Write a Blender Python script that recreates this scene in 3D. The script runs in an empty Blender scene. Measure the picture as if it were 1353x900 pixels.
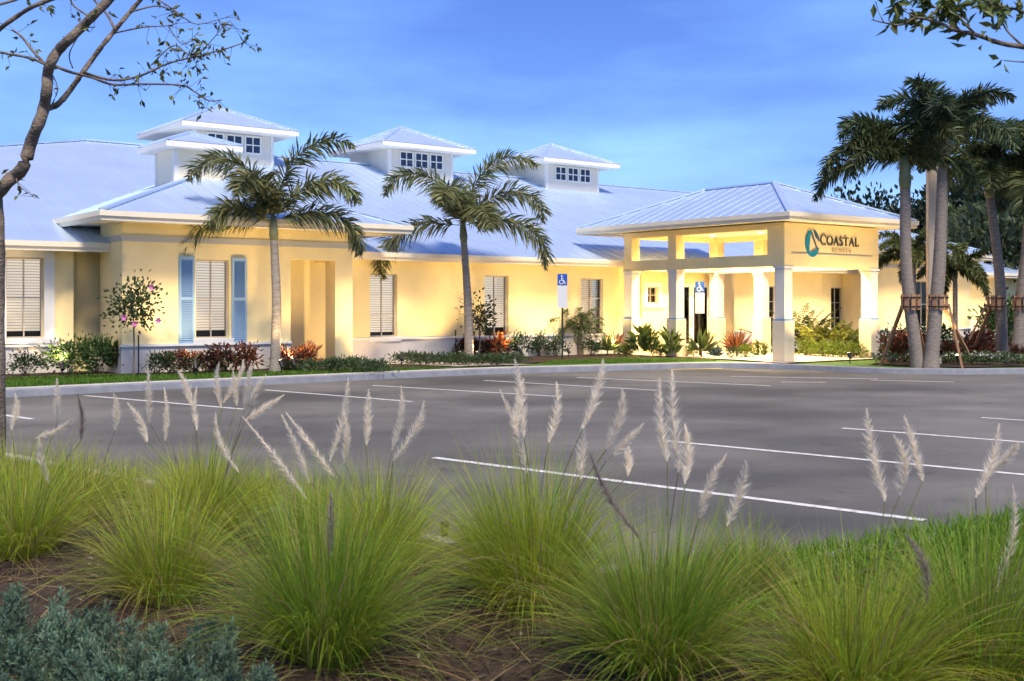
import bpy, bmesh, math, random
import numpy as np
from mathutils import Vector, Matrix

random.seed(7); RNG = np.random.default_rng(11)
SC = bpy.context.scene; COL = SC.collection
R = math.radians

# ------------------------------------------------------------------ camera
CAMH, F, CX, HZ = 1.6, 1520.0, 676.5, 405.0        # eye height, focal length and horizon in photograph pixels
cd = bpy.data.cameras.new('camera'); cam = bpy.data.objects.new('camera', cd); COL.objects.link(cam)
cam.location = (0, 0, CAMH); cam.rotation_euler = (R(90), 0, 0)
cd.sensor_width = 36; cd.lens = 36 * F / 1353; cd.shift_y = -(450 - HZ) / 1353
cd.clip_start = 0.05; cd.clip_end = 2000
cd.dof.use_dof = True; cd.dof.focus_distance = 24; cd.dof.aperture_fstop = 6.3
SC.camera = cam

# ------------------------------------------------------------------ light
UX, UY = 0.792, 0.610                                # the building's long axis u; v = (-UY, UX) points into the building
TS = Vector((0.30, -0.95, 0)); TS.normalize(); ELEV = R(56)
TS = Vector((TS.x * math.cos(ELEV), TS.y * math.cos(ELEV), math.sin(ELEV)))
sd = bpy.data.lights.new('sun', 'SUN'); sd.energy = 2.35; sd.angle = R(16); sd.color = (1.0, 0.87, 0.70)
so = bpy.data.objects.new('sun', sd); COL.objects.link(so)
so.rotation_euler = TS.to_track_quat('Z', 'Y').to_euler(); so.location = (10, -10, 30)

W = bpy.data.worlds.new('World'); SC.world = W; W.use_nodes = True
nt = W.node_tree; nd, lk = nt.nodes, nt.links
bg = nd['Background']; bg.inputs['Strength'].default_value = 0.076
sky = nd.new('ShaderNodeTexSky'); sky.sky_type = 'NISHITA'; sky.sun_disc = False
sky.sun_elevation = ELEV; sky.sun_rotation = math.atan2(TS.x, TS.y); sky.ozone_density = 3.0; sky.dust_density = 0.3
tc = nd.new('ShaderNodeTexCoord')
tint = nd.new('ShaderNodeMix'); tint.data_type = 'RGBA'; tint.blend_type = 'MULTIPLY'; tint.inputs[0].default_value = 1
tint.inputs[7].default_value = (0.54, 0.70, 1.10, 1)
lk.new(sky.outputs[0], tint.inputs[6])
mp = nd.new('ShaderNodeMapping'); mp.inputs['Scale'].default_value = (1.6, 1.6, 7.0); lk.new(tc.outputs['Generated'], mp.inputs[0])
nz = nd.new('ShaderNodeTexNoise'); nz.inputs['Scale'].default_value = 1.7; nz.inputs['Detail'].default_value = 5; nz.inputs['Roughness'].default_value = 0.52
lk.new(mp.outputs[0], nz.inputs[0])
rp = nd.new('ShaderNodeValToRGB'); e = rp.color_ramp.elements
e[0].position = 0.36; e[0].color = (0.70, 0.70, 0.80, 1); e[1].position = 0.66; e[1].color = (1.22, 1.17, 1.07, 1)
lk.new(nz.outputs[0], rp.inputs[0])
cl = nd.new('ShaderNodeMix'); cl.data_type = 'RGBA'; cl.blend_type = 'MULTIPLY'; cl.inputs[0].default_value = 1
lk.new(tint.outputs[2], cl.inputs[6]); lk.new(rp.outputs[0], cl.inputs[7]); lk.new(cl.outputs[2], bg.inputs['Color'])
vs = SC.view_settings; vs.view_transform = 'Standard'; vs.look = 'None'; vs.exposure = 1.35; vs.gamma = 1; vs.use_curve_mapping = False

# ------------------------------------------------------------------ helpers
def st(s, t, z=0.0):                                  # building frame -> world
    return (s * UX - t * UY, s * UY + t * UX, z)
def to_st(x, y):
    return (x * UX + y * UY, -x * UY + y * UX)
def s_at(px, t):                                      # where the sight line through a pixel column meets the plane t
    r = (px - CX) / F
    return t * (UY + r * UX) / (UX - r * UY)
def depth(s, t): return s * UY + t * UX
def z_at(py, Y): return CAMH - (py - HZ) * Y / F
def gnd(px, py, z=0.0):                               # ground point under a pixel
    Y = (CAMH - z) * F / (py - HZ)
    return ((px - CX) / F * Y, Y, z)
def at(px, py, Y): return Vector(((px - CX) / F * Y, Y, z_at(py, Y)))

def mat(name, col, rough=0.8, metal=0.0, var=0.0, scale=6.0, bump=0.0, bscale=60.0, attr=False, spec=0.3,
        col2=None, trans=0.0, emit=None, estr=0.0, detail=4, stretch=None, bdist=0.01):
    m = bpy.data.materials.new(name); m.use_nodes = True
    n, l = m.node_tree.nodes, m.node_tree.links; b = n['Principled BSDF']
    b.inputs['Roughness'].default_value = rough; b.inputs['Metallic'].default_value = metal
    b.inputs['Specular IOR Level'].default_value = spec
    b.inputs['Base Color'].default_value = (*col, 1)
    tcn = n.new('ShaderNodeTexCoord'); src = None
    vec = tcn.outputs['Object']
    if stretch:
        mpn = n.new('ShaderNodeMapping'); mpn.inputs['Scale'].default_value = stretch; l.new(vec, mpn.inputs[0]); vec = mpn.outputs[0]
    if var or col2:
        t = n.new('ShaderNodeTexNoise'); t.inputs['Scale'].default_value = scale; t.inputs['Detail'].default_value = detail
        t.inputs['Roughness'].default_value = 0.6
        l.new(vec, t.inputs[0])
        r = n.new('ShaderNodeValToRGB'); el = r.color_ramp.elements
        c2 = col2 or tuple(min(1, c * (1 + var)) for c in col)
        c1 = col if col2 else tuple(c * (1 - var) for c in col)
        el[0].position = 0.3; el[0].color = (*c1, 1); el[1].position = 0.7; el[1].color = (*c2, 1)
        l.new(t.outputs[0], r.inputs[0]); src = r.outputs[0]
    if attr:
        a = n.new('ShaderNodeAttribute'); a.attribute_name = 'Col'
        if src:
            mx = n.new('ShaderNodeMix'); mx.data_type = 'RGBA'; mx.blend_type = 'MULTIPLY'; mx.inputs[0].default_value = 1
            l.new(src, mx.inputs[6]); l.new(a.outputs[0], mx.inputs[7]); src = mx.outputs[2]
        else: src = a.outputs[0]
    if src: l.new(src, b.inputs['Base Color'])
    if bump:
        t2 = n.new('ShaderNodeTexNoise'); t2.inputs['Scale'].default_value = bscale; t2.inputs['Detail'].default_value = 3
        l.new(tcn.outputs['Object'], t2.inputs[0])
        bp = n.new('ShaderNodeBump'); bp.inputs['Strength'].default_value = bump; bp.inputs['Distance'].default_value = bdist
        l.new(t2.outputs[0], bp.inputs['Height']); l.new(bp.outputs[0], b.inputs['Normal'])
    if emit:
        b.inputs['Emission Color'].default_value = (*emit, 1); b.inputs['Emission Strength'].default_value = estr
    if trans:
        tr = n.new('ShaderNodeBsdfTranslucent'); mxs = n.new('ShaderNodeMixShader'); mxs.inputs[0].default_value = trans
        if src: l.new(src, tr.inputs[0])
        else: tr.inputs[0].default_value = (*col, 1)
        l.new(b.outputs[0], mxs.inputs[1]); l.new(tr.outputs[0], mxs.inputs[2]); l.new(mxs.outputs[0], n['Material Output'].inputs[0])
    return m

M = {
 'stucco': mat('stucco', (0.81, 0.665, 0.345), 0.9, var=0.06, scale=1.3, bump=0.35, bscale=90),
 'wainscot': mat('wainscot', (0.62, 0.57, 0.50), 0.9, var=0.05, scale=2, bump=0.35, bscale=90),
 'trim': mat('trim', (0.72, 0.70, 0.66), 0.6, var=0.03, scale=3),
 'cream': mat('cream_trim', (0.76, 0.68, 0.52), 0.7, var=0.04, scale=2, bump=0.15, bscale=80),
 'band': mat('grey_band', (0.42, 0.42, 0.41), 0.7, var=0.05),
 'soffit': mat('soffit', (0.74, 0.68, 0.56), 0.8, var=0.03),
 'cupola': mat('cupola_wall', (0.64, 0.60, 0.52), 0.85, var=0.04, scale=2, bump=0.2),
 'roof': mat('metal_roof', (0.62, 0.75, 0.92), 0.45, metal=0.70, var=0.05, scale=0.9, spec=0.5),
 'seam': mat('roof_edge', (0.60, 0.66, 0.74), 0.45, metal=0.5),
 'frame': mat('window_frame', (0.42, 0.38, 0.33), 0.5),
 'white': mat('white_paint', (0.78, 0.77, 0.74), 0.5),
 'blind': mat('blind', (0.86, 0.83, 0.77), 0.6, emit=(1.0, 0.80, 0.58), estr=0.30),  # slats glow by themselves, standing in for room light behind them
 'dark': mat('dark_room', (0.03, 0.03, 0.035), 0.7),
 'shutter': mat('blue_shutter', (0.26, 0.40, 0.54), 0.55, var=0.04),
 'bluetrim': mat('blue_trim', (0.16, 0.32, 0.55), 0.55),
 'column': mat('column_paint', (0.76, 0.70, 0.58), 0.75, var=0.04, scale=2, bump=0.15, bscale=80),
 'pedestal': mat('pedestal', (0.72, 0.62, 0.42), 0.85, var=0.05, scale=2, bump=0.25, bscale=80),
 'asphalt': mat('asphalt', (0.084, 0.084, 0.080), 0.85, bump=0.6, bscale=160, col2=(0.146, 0.144, 0.134), scale=0.35, detail=8, spec=0.35),
 'paint': mat('road_paint', (0.36, 0.355, 0.34), 0.7, col2=(0.78, 0.78, 0.75), scale=11, detail=9),
 'yellow': mat('yellow_paint', (0.34, 0.27, 0.10), 0.7, var=0.3, scale=9),
 'concrete': mat('concrete', (0.44, 0.42, 0.40), 0.9, var=0.12, scale=3, bump=0.3, bscale=120),
 'kerbc': mat('kerb_concrete', (0.20, 0.21, 0.235), 0.9, var=0.16, scale=4, bump=0.3, bscale=120),  # shade on the kerb face is put into the whole colour
 'nearkerb': mat('weathered_kerb', (0.24, 0.23, 0.21), 0.9, col2=(0.42, 0.40, 0.37), scale=7, bump=0.4, bscale=90),
 'path': mat('path_concrete', (0.50, 0.43, 0.36), 0.9, var=0.08, scale=3, bump=0.2, bscale=120),
 'mulch': mat('mulch', (0.016, 0.011, 0.008), 0.95, col2=(0.075, 0.048, 0.030), scale=18, detail=8, bump=1.0, bscale=45, bdist=0.03),
 'turf': mat('turf', (0.035, 0.085, 0.014), 0.95, col2=(0.07, 0.15, 0.025), scale=8, bump=0.6, bscale=120),
 'land': mat('land', (0.05, 0.075, 0.03), 0.95, col2=(0.09, 0.10, 0.05), scale=0.2),
 'leaf': mat('leaf', (1, 1, 1), 0.55, attr=True, trans=0.25, spec=0.35),
 'blade': mat('grass_blade', (1, 1, 1), 0.5, attr=True, trans=0.45, spec=0.3),
 'plume': mat('plume', (1, 1, 1), 0.8, attr=True, trans=0.45, spec=0.1),
 'bark': mat('bark', (0.10, 0.075, 0.055), 0.9, col2=(0.22, 0.18, 0.14), scale=14, bump=0.9, bscale=50, bdist=0.02),
 'palmbark': mat('palm_bark', (0.19, 0.16, 0.125), 0.9, col2=(0.34, 0.30, 0.25), scale=7, bump=0.8, bscale=40, bdist=0.02, stretch=(1, 1, 4)),
 'royalbark': mat('royal_bark', (0.15, 0.125, 0.10), 0.9, col2=(0.29, 0.25, 0.21), scale=7, bump=0.8, bscale=40, bdist=0.02, stretch=(1, 1, 4)),
 'shaft': mat('crownshaft', (0.14, 0.17, 0.07), 0.5, col2=(0.26, 0.24, 0.12), scale=5),
 'timber': mat('timber', (0.34, 0.19, 0.10), 0.8, var=0.2, scale=9, stretch=(1, 1, 6)),
 'postgreen': mat('post_metal', (0.03, 0.035, 0.03), 0.5, metal=0.4),
 'signblue': mat('sign_blue', (0.02, 0.09, 0.42), 0.45),
 'signwhite': mat('sign_white', (0.60, 0.62, 0.66), 0.45),
 'pole': mat('pole_concrete', (0.66, 0.52, 0.36), 0.8, var=0.06, scale=4),
 'teal': mat('emblem_teal', (0.01, 0.22, 0.34), 0.4),
 'navy': mat('emblem_navy', (0.03, 0.09, 0.18), 0.4),
 'letter': mat('letter_grey', (0.055, 0.06, 0.065), 0.5),
 'letter2': mat('letter_tan', (0.52, 0.42, 0.28), 0.6),
 'gutter': mat('gutter', (0.52, 0.40, 0.24), 0.5),
 'lens': mat('lamp_lens', (1, 0.9, 0.7), 0.4, emit=(1.0, 0.78, 0.45), estr=12),
 'black': mat('black_metal', (0.02, 0.02, 0.02), 0.5),
 'stone': mat('pebble', (0.40, 0.38, 0.35), 0.85, var=0.3, scale=40),
 'pink': mat('petal', (0.70, 0.25, 0.52), 0.6, trans=0.3),
}
def asphalt_mat():
    m = M['asphalt']; n, l = m.node_tree.nodes, m.node_tree.links; b = n['Principled BSDF']; src = b.inputs['Base Color'].links[0].from_socket
    tcn = n.new('ShaderNodeTexCoord')
    def layer(src, scale, stretch, lo, hi, p0, p1, detail=5, rot=0):
        mpn = n.new('ShaderNodeMapping'); mpn.inputs['Scale'].default_value = stretch; mpn.inputs['Rotation'].default_value = (0, 0, rot); l.new(tcn.outputs['Object'], mpn.inputs[0])
        t = n.new('ShaderNodeTexNoise'); t.inputs['Scale'].default_value = scale; t.inputs['Detail'].default_value = detail; l.new(mpn.outputs[0], t.inputs[0])
        r = n.new('ShaderNodeValToRGB'); e_ = r.color_ramp.elements; e_[0].position = p0; e_[0].color = (*lo, 1); e_[1].position = p1; e_[1].color = (*hi, 1); l.new(t.outputs[0], r.inputs[0])
        mx = n.new('ShaderNodeMix'); mx.data_type = 'RGBA'; mx.blend_type = 'MULTIPLY'; mx.inputs[0].default_value = 1; l.new(src, mx.inputs[6]); l.new(r.outputs[0], mx.inputs[7]); return mx.outputs[2]
    src = layer(src, .22, (1, 1, 1), (.68, .68, .69), (1.28, 1.25, 1.21), .38, .62)
    src = layer(src, 1.0, (.10, .9, 1), (.90, .90, .90), (1.06, 1.06, 1.06), .36, .64, 6, R(-36))
    src = layer(src, 260, (1, 1, 1), (.50, .50, .50), (1.65, 1.62, 1.58), .35, .68, 2)
    src = layer(src, 2.6, (1, 1, 1), (.68, .67, .66), (1, 1, 1), .26, .38, 3)
    l.new(src, b.inputs['Base Color'])
asphalt_mat()
def glass_mat(name, tintc):
    m = bpy.data.materials.new(name); m.use_nodes = True
    n, l = m.node_tree.nodes, m.node_tree.links
    tr = n.new('ShaderNodeBsdfTransparent'); tr.inputs[0].default_value = (*tintc, 1)
    gl = n.new('ShaderNodeBsdfGlossy'); gl.inputs['Roughness'].default_value = 0.03
    fr = n.new('ShaderNodeFresnel'); fr.inputs[0].default_value = 1.5; mx = n.new('ShaderNodeMixShader')
    l.new(fr.outputs[0], mx.inputs[0]); l.new(tr.outputs[0], mx.inputs[1]); l.new(gl.outputs[0], mx.inputs[2])
    l.new(mx.outputs[0], n['Material Output'].inputs[0]); return m
M['glass'] = glass_mat('window_glass', (0.85, 0.86, 0.86))
M['glassdark'] = glass_mat('cupola_glass', (0.5, 0.55, 0.65))

FR = {}                                               # frame of each root: (location, rotation)
def tag(o, label=None, cat=None, group=None, kind=None):
    if label: o['label'] = label
    if cat: o['category'] = cat
    if group: o['group'] = group
    if kind: o['kind'] = kind
    return o
def thing(name, loc, label=None, cat=None, group=None, rz=0.0):
    o = bpy.data.objects.new(name, None); COL.objects.link(o)
    o.location = loc; o.rotation_euler = (0, 0, rz); o.empty_display_size = 0.2
    FR[o.name] = (np.array(loc, float), rz)
    return tag(o, label, cat, group)
def link_mesh(name, V, faces, m, parent=None, cols=None, smooth=False):
    V = np.asarray(V, float)
    loc, rz = np.zeros(3), 0.0
    if parent is not None:
        loc, rz = FR[parent.name]; V = V - loc
        if rz:
            c, s_ = math.cos(-rz), math.sin(-rz)
            V = np.stack([V[:, 0] * c - V[:, 1] * s_, V[:, 0] * s_ + V[:, 1] * c, V[:, 2]], 1)
    me = bpy.data.meshes.new(name)
    me.from_pydata(V.tolist(), [], faces if isinstance(faces, list) else faces.tolist())
    if cols is not None:
        a = me.color_attributes.new('Col', 'FLOAT_COLOR', 'POINT')
        c4 = np.ones((len(V), 4)); c4[:, :3] = cols; a.data.foreach_set('color', c4.ravel())
    if isinstance(m, (list, tuple)):
        for q in m: me.materials.append(q)
    else: me.materials.append(m)
    if smooth: me.polygons.foreach_set('use_smooth', [True] * len(me.polygons))
    o = bpy.data.objects.new(name, me); COL.objects.link(o)
    if parent is not None: o.parent = parent; FR[o.name] = (loc, rz)
    return o

class MB:
    """collects polygons; coordinates are (s,t,z) when frame='st', else world"""
    def __init__(self, frame='st'): self.v, self.f, self.fr = [], [], frame
    def poly(self, pts):
        n = len(self.v); self.v += [tuple(p) for p in pts]; self.f.append(list(range(n, n + len(pts)))); return self
    def box(self, a0, a1, b0, b1, c0, c1):
        n = len(self.v)
        self.v += [(x, y, z) for z in (c0, c1) for (x, y) in ((a0, b0), (a1, b0), (a1, b1), (a0, b1))]
        for q in ((3, 2, 1, 0), (4, 5, 6, 7), (0, 1, 5, 4), (1, 2, 6, 5), (2, 3, 7, 6), (3, 0, 4, 7)): self.f.append([n + k for k in q])
        return self
    def tube(self, pts, rad, k=8, cap=True):
        pts = [Vector(p) for p in pts]; n0 = len(self.v); up = Vector((0.13, 0.31, 1)).normalized()
        for i, p in enumerate(pts):
            d = (pts[min(i + 1, len(pts) - 1)] - pts[max(i - 1, 0)])
            d = d.normalized() if d.length > 1e-9 else Vector((0, 0, 1))
            if abs(d.dot(up)) > 0.95: up = Vector((1, 0.2, 0)).normalized()
            a = d.cross(up).normalized(); b = d.cross(a).normalized()
            r = rad[i] if isinstance(rad, (list, tuple)) else rad
            for j in range(k):
                w = 2 * math.pi * j / k; self.v.append(tuple(p + (a * math.cos(w) + b * math.sin(w)) * r))
        for i in range(len(pts) - 1):
            for j in range(k):
                j2 = (j + 1) % k
                self.f.append([n0 + i * k + j, n0 + i * k + j2, n0 + (i + 1) * k + j2, n0 + (i + 1) * k + j])
        if cap:
            self.f.append([n0 + j for j in range(k)][::-1]); self.f.append([n0 + (len(pts) - 1) * k + j for j in range(k)])
        return self
    def bar(self, p, q, w, h, up=Vector((0, 0, 1))):
        p, q = Vector(p), Vector(q); d = (q - p).normalized(); a = d.cross(up).normalized(); b = a.cross(d).normalized(); n = len(self.v)
        for c in (p, q):
            for (i, j) in ((-1, -1), (1, -1), (1, 1), (-1, 1)): self.v.append(tuple(c + a * (i * w / 2) + b * (j * h / 2)))
        for f in ((0, 1, 2, 3), (7, 6, 5, 4), (0, 4, 5, 1), (1, 5, 6, 2), (2, 6, 7, 3), (3, 7, 4, 0)): self.f.append([n + k for k in f])
        return self
    def build(self, name, m, parent=None, smooth=False, bevel=0.0):
        V = np.array(self.v, float)
        if self.fr == 'st':
            V = np.stack([V[:, 0] * UX - V[:, 1] * UY, V[:, 0] * UY + V[:, 1] * UX, V[:, 2]], 1)
        o = link_mesh(name, V, self.f, m, parent, smooth=smooth)
        if bevel:
            bv = o.modifiers.new('bevel', 'BEVEL'); bv.width = bevel; bv.segments = 2; bv.limit_method = 'ANGLE'
        return o

def wall(mb, axis, p0, thick, a0, a1, z0, z1, holes=()):
    """upright wall with openings; axis 's' runs along s at t in [p0, p0+thick]; axis 't' runs along t at s in [p0, p0+thick]"""
    A = sorted({a0, a1, *[h[0] for h in holes], *[h[1] for h in holes]}); Z = sorted({z0, z1, *[h[2] for h in holes], *[h[3] for h in holes]})
    A = [a for a in A if a0 <= a <= a1]; Z = [z for z in Z if z0 <= z <= z1]
    def P(a, d, z): return (a, p0 + d, z) if axis == 's' else (p0 + d, a, z)
    def solid(i, j):
        if i < 0 or j < 0 or i >= len(A) - 1 or j >= len(Z) - 1: return False
        ac, zc = (A[i] + A[i + 1]) / 2, (Z[j] + Z[j + 1]) / 2
        return not any(h[0] < ac < h[1] and h[2] < zc < h[3] for h in holes)
    for i in range(len(A) - 1):
        for j in range(len(Z) - 1):
            if not solid(i, j): continue
            x0, x1, y0, y1 = A[i], A[i + 1], Z[j], Z[j + 1]
            mb.poly([P(x0, 0, y0), P(x1, 0, y0), P(x1, 0, y1), P(x0, 0, y1)]); mb.poly([P(x0, thick, y1), P(x1, thick, y1), P(x1, thick, y0), P(x0, thick, y0)])
            if not solid(i - 1, j): mb.poly([P(x0, 0, y0), P(x0, 0, y1), P(x0, thick, y1), P(x0, thick, y0)])
            if not solid(i + 1, j): mb.poly([P(x1, 0, y0), P(x1, thick, y0), P(x1, thick, y1), P(x1, 0, y1)])
            if not solid(i, j - 1): mb.poly([P(x0, 0, y0), P(x0, thick, y0), P(x1, thick, y0), P(x1, 0, y0)])
            if not solid(i, j + 1): mb.poly([P(x0, 0, y1), P(x1, 0, y1), P(x1, thick, y1), P(x0, thick, y1)])

def roof_face(mb, poly, step=0.42):
    """one metal slope with standing seams; poly[0]-poly[1] is its eave"""
    P = [Vector(p) for p in poly]; mb.poly(poly)
    h = (P[1] - P[0]).normalized(); nrm = (P[1] - P[0]).cross(P[-1] - P[0]).normalized()
    if nrm.z < 0: nrm = -nrm
    d = nrm.cross(h).normalized()
    if d.z < 0: d = -d
    Q = [((p - P[0]).dot(h), (p - P[0]).dot(d)) for p in P]
    a0, a1 = min(q[0] for q in Q), max(q[0] for q in Q); a = a0 + step * 0.6
    while a < a1 - 0.05:
        ys = []
        for k in range(len(Q)):
            (x0, y0), (x1, y1) = Q[k], Q[(k + 1) % len(Q)]
            if (x0 - a) * (x1 - a) < 0: ys.append(y0 + (y1 - y0) * (a - x0) / (x1 - x0))
        if len(ys) >= 2 and max(ys) - min(ys) > 0.15:
            p, q = P[0] + h * a + d * min(ys) + nrm * 0.008, P[0] + h * a + d * max(ys) + nrm * 0.008
            mb.bar(p, q, 0.03, 0.012, nrm)
        a += step
def hip(root, name, s0, s1, t0, t1, ze, ra, rb, zr, fas=0.19, partname='roof', fm='cream', gutter=True):
    """hip roof: eave rectangle at ze, ridge ra-rb (s,t pairs) at zr; fascia and soffit are parts of their own"""
    mb = MB(); A, B, C, D = (s0, t0, ze), (s1, t0, ze), (s1, t1, ze), (s0, t1, ze)
    a, b = (*ra, zr), (*rb, zr)
    if abs(ra[0] - rb[0]) + abs(ra[1] - rb[1]) < 1e-6:
        for f in ((A, B, a), (B, C, a), (C, D, a), (D, A, a)): roof_face(mb, f)
        hips = [(A, a), (B, a), (C, a), (D, a)]
    elif abs(ra[1] - rb[1]) < 1e-6:                     # ridge along s
        for f in ((A, B, b, a), (B, C, b), (C, D, a, b), (D, A, a)): roof_face(mb, f)
        hips = [(A, a), (B, b), (C, b), (D, a), (a, b)]
    else:                                              # ridge along t
        for f in ((A, B, a), (B, C, b, a), (C, D, b), (D, A, a, b)): roof_face(mb, f)
        hips = [(A, a), (B, a), (C, b), (D, b), (a, b)]
    for p, q in hips: mb.bar(Vector(p) + Vector((0, 0, .03)), Vector(q) + Vector((0, 0, .03)), 0.14, 0.05)
    ro = mb.build(partname, M['roof'], root)
    g = MB()
    th = 0.035
    g.box(s0 - .01, s1 + .01, t0 - .01, t0 + th, ze - fas, ze - .012); g.box(s0 - .01, s1 + .01, t1 - th, t1 + .01, ze - fas, ze - .012)
    g.box(s0 - .008, s0 + th, t0 + th + .002, t1 - th - .002, ze - fas, ze - .012); g.box(s1 - th, s1 + .008, t0 + th + .002, t1 - th - .002, ze - fas, ze - .012)
    fo = g.build('fascia', M[fm], ro)
    e_ = MB()
    if gutter:
        e_.box(s0 - .05, s1 + .05, t0 - .05, t0 - .012, ze - .10, ze + .012); e_.box(s0 - .05, s0 - .012, t0 - .01, t1, ze - .10, ze + .012); e_.box(s1 + .012, s1 + .05, t0 - .01, t1, ze - .10, ze + .012)
        e_.build('gutter', M['white' if fm == 'trim' else 'cream'], ro)
    q = MB(); zs = ze - fas + 0.03
    q.poly([(s0 + th, t0 + th, zs), (s0 + th, t1 - th, zs), (s1 - th, t1 - th, zs), (s1 - th, t0 + th, zs)])
    q.build('soffit', M['soffit'], ro)
    return ro

# ------------------------------------------------------------------ ground
def sheet(name, pts, z, m, kind='structure', **k):
    bm = bmesh.new(); vs_ = [bm.verts.new((p[0], p[1], z)) for p in pts]; bm.faces.new(vs_)
    bmesh.ops.triangulate(bm, faces=bm.faces[:]); bmesh.ops.recalc_face_normals(bm, faces=bm.faces[:])
    if bm.faces[:][0].normal.z < 0: bmesh.ops.reverse_faces(bm, faces=bm.faces[:])
    me = bpy.data.meshes.new(name); bm.to_mesh(me); bm.free(); me.materials.append(m)
    o = bpy.data.objects.new(name, me); COL.objects.link(o); return tag(o, kind=kind)
sheet('ground', [(-900, -300), (900, -300), (900, 1500), (-900, 1500)], -0.02, M['land'])
sheet('parking_lot', [(-60, 4), (60, 4), (60, 60), (-60, 60)], 0.0, M['asphalt'])

def smooth_line(P, n=12):                              # Catmull-Rom through 2-D points
    P = [Vector((p[0], p[1])) for p in P]; out = []
    for i in range(len(P) - 1):
        p0, p1, p2, p3 = P[max(i - 1, 0)], P[i], P[i + 1], P[min(i + 2, len(P) - 1)]
        for k in range(n):
            t = k / n
            out.append(0.5 * ((2 * p1) + (p2 - p0) * t + (2 * p0 - 5 * p1 + 4 * p2 - p3) * t * t + (3 * p1 - p0 - 3 * p2 + p3) * t ** 3))
    out.append(P[-1]); return out
def offset(L, d):
    o = []
    for i, p in enumerate(L):
        a = (L[min(i + 1, len(L) - 1)] - L[max(i - 1, 0)]).normalized(); o.append(p + Vector((-a.y, a.x)) * d)
    return o
def kerb(name, L, w, h, m, side=1):
    """kerb swept along L; its road face is L, the top goes to the left (side=1)"""
    prof = [(0, 0), (0.02 * side, h - 0.02), (0.045 * side, h), (w * side, h), (w * side, -0.02)]
    V, Fc = [], []
    for q in prof: V.append([(p.x, p.y, q[1]) for p in offset(L, q[0])])
    n = len(L); flat = [v for r_ in V for v in r_]
    for i in range(len(prof) - 1):
        for j in range(n - 1):
            f = [i * n + j, i * n + j + 1, (i + 1) * n + j + 1, (i + 1) * n + j]; Fc.append(f if side < 0 else f[::-1])
    o = link_mesh(name, flat, Fc, m); return tag(o, kind='structure')

# far kerb in front of the building (s,t), sidewalk behind it
KF = smooth_line([st(*p)[:2] for p in ((-30, 21.1), (-5, 21.3), (5, 21.45), (9, 21.65), (13, 21.75), (16.3, 21.75), (18.5, 21.3), (20.2, 20.95), (22.4, 20.3), (23.2, 19.2), (23.45, 18.2), (23.6, 16.9), (24.0, 15.8), (25.4, 14.6), (28, 13.6), (34, 12.8), (60, 12))])
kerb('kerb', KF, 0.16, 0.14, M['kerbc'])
far = [st(*p)[:2] for p in ((70, 12), (70, 60), (-40, 60), (-40, 21))]
sheet('lawn', [tuple(p) for p in offset(KF, 0.158)] + far, 0.125, M['turf'])
KS = KF[:12 * 9 + 4]
sheet('sidewalk', [tuple(p) for p in offset(KS, 0.162)] + [tuple(p) for p in offset(KS, 0.55)][::-1], 0.138, M['concrete'])
# planting beds (mulch) against the walls, entry slab, path
def st_sheet(name, pts, z, m): return sheet(name, [st(*p)[:2] for p in pts], z, m)
st_sheet('planting_bed', [(2, 24.85), (7.8, 24.75), (9, 23.85), (13.2, 23.5), (15.6, 23.05), (16.3, 23.6), (15.5, 26.2), (2, 26.2)], 0.150, M['mulch'])
st_sheet('planting_bed', [(16.6, 24.0), (18.4, 23.0), (19.6, 23.7), (22.5, 23.6), (23.6, 21.6), (24.4, 21.6), (24.4, 26.2), (16.6, 26.2)], 0.150, M['mulch'])
st_sheet('planting_bed', [(25.2, 15.2), (28, 14.2), (34, 13.4), (50, 13.0), (50, 26), (28.7, 26), (28.7, 19.2), (24.9, 17.5)], 0.150, M['mulch'])
st_sheet('footpath', [(15.9, 22.85), (18.0, 22.5), (17.0, 24.2), (16.4, 26.2), (14.0, 26.2), (15.6, 24.4)], 0.155, M['path'])
st_sheet('entry_slab', [(23.45, 19.1), (28.6, 19.1), (28.6, 26), (23.9, 26), (23.9, 21.0)], 0.160, M['path'])
st_sheet('kerb_ramp', [(20.8, 20.45), (22.3, 20.05), (22.55, 20.45), (21.0, 20.9)], 0.006, M['yellow'])

# painted lines: far stalls, near stalls, the hatched aisle by the porch
LINES = [((-70, 538), (42, 554)), ((112, 523), (322, 541)), ((350, 515.5), (545, 531)), ((492, 509.5), (735, 524)), ((640, 503), (868, 516)), ((762, 499), (1018, 510)),
         ((965, 497.5), (1160, 501)), ((1032, 505), (1092, 505.5)), ((1150, 502.5), (1260, 505)),
         ((573, 605), (1222, 688)), ((880, 583), (1420, 634)), ((1113, 566), (1500, 596)), ((1297, 552), (1560, 570))]
mb = MB('w')
for k, (a, b) in enumerate(LINES):
    p, q = Vector(gnd(*a)), Vector(gnd(*b)); d = (q - p).normalized(); nrm = Vector((-d.y, d.x, 0)) * 0.05
    mb.poly([(*(p - nrm).xy, .0045), (*(q - nrm).xy, .0045), (*(q + nrm).xy, .0045), (*(p + nrm).xy, .0045)])
tag(mb.build('road_markings', M['paint']), kind='structure')

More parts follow.
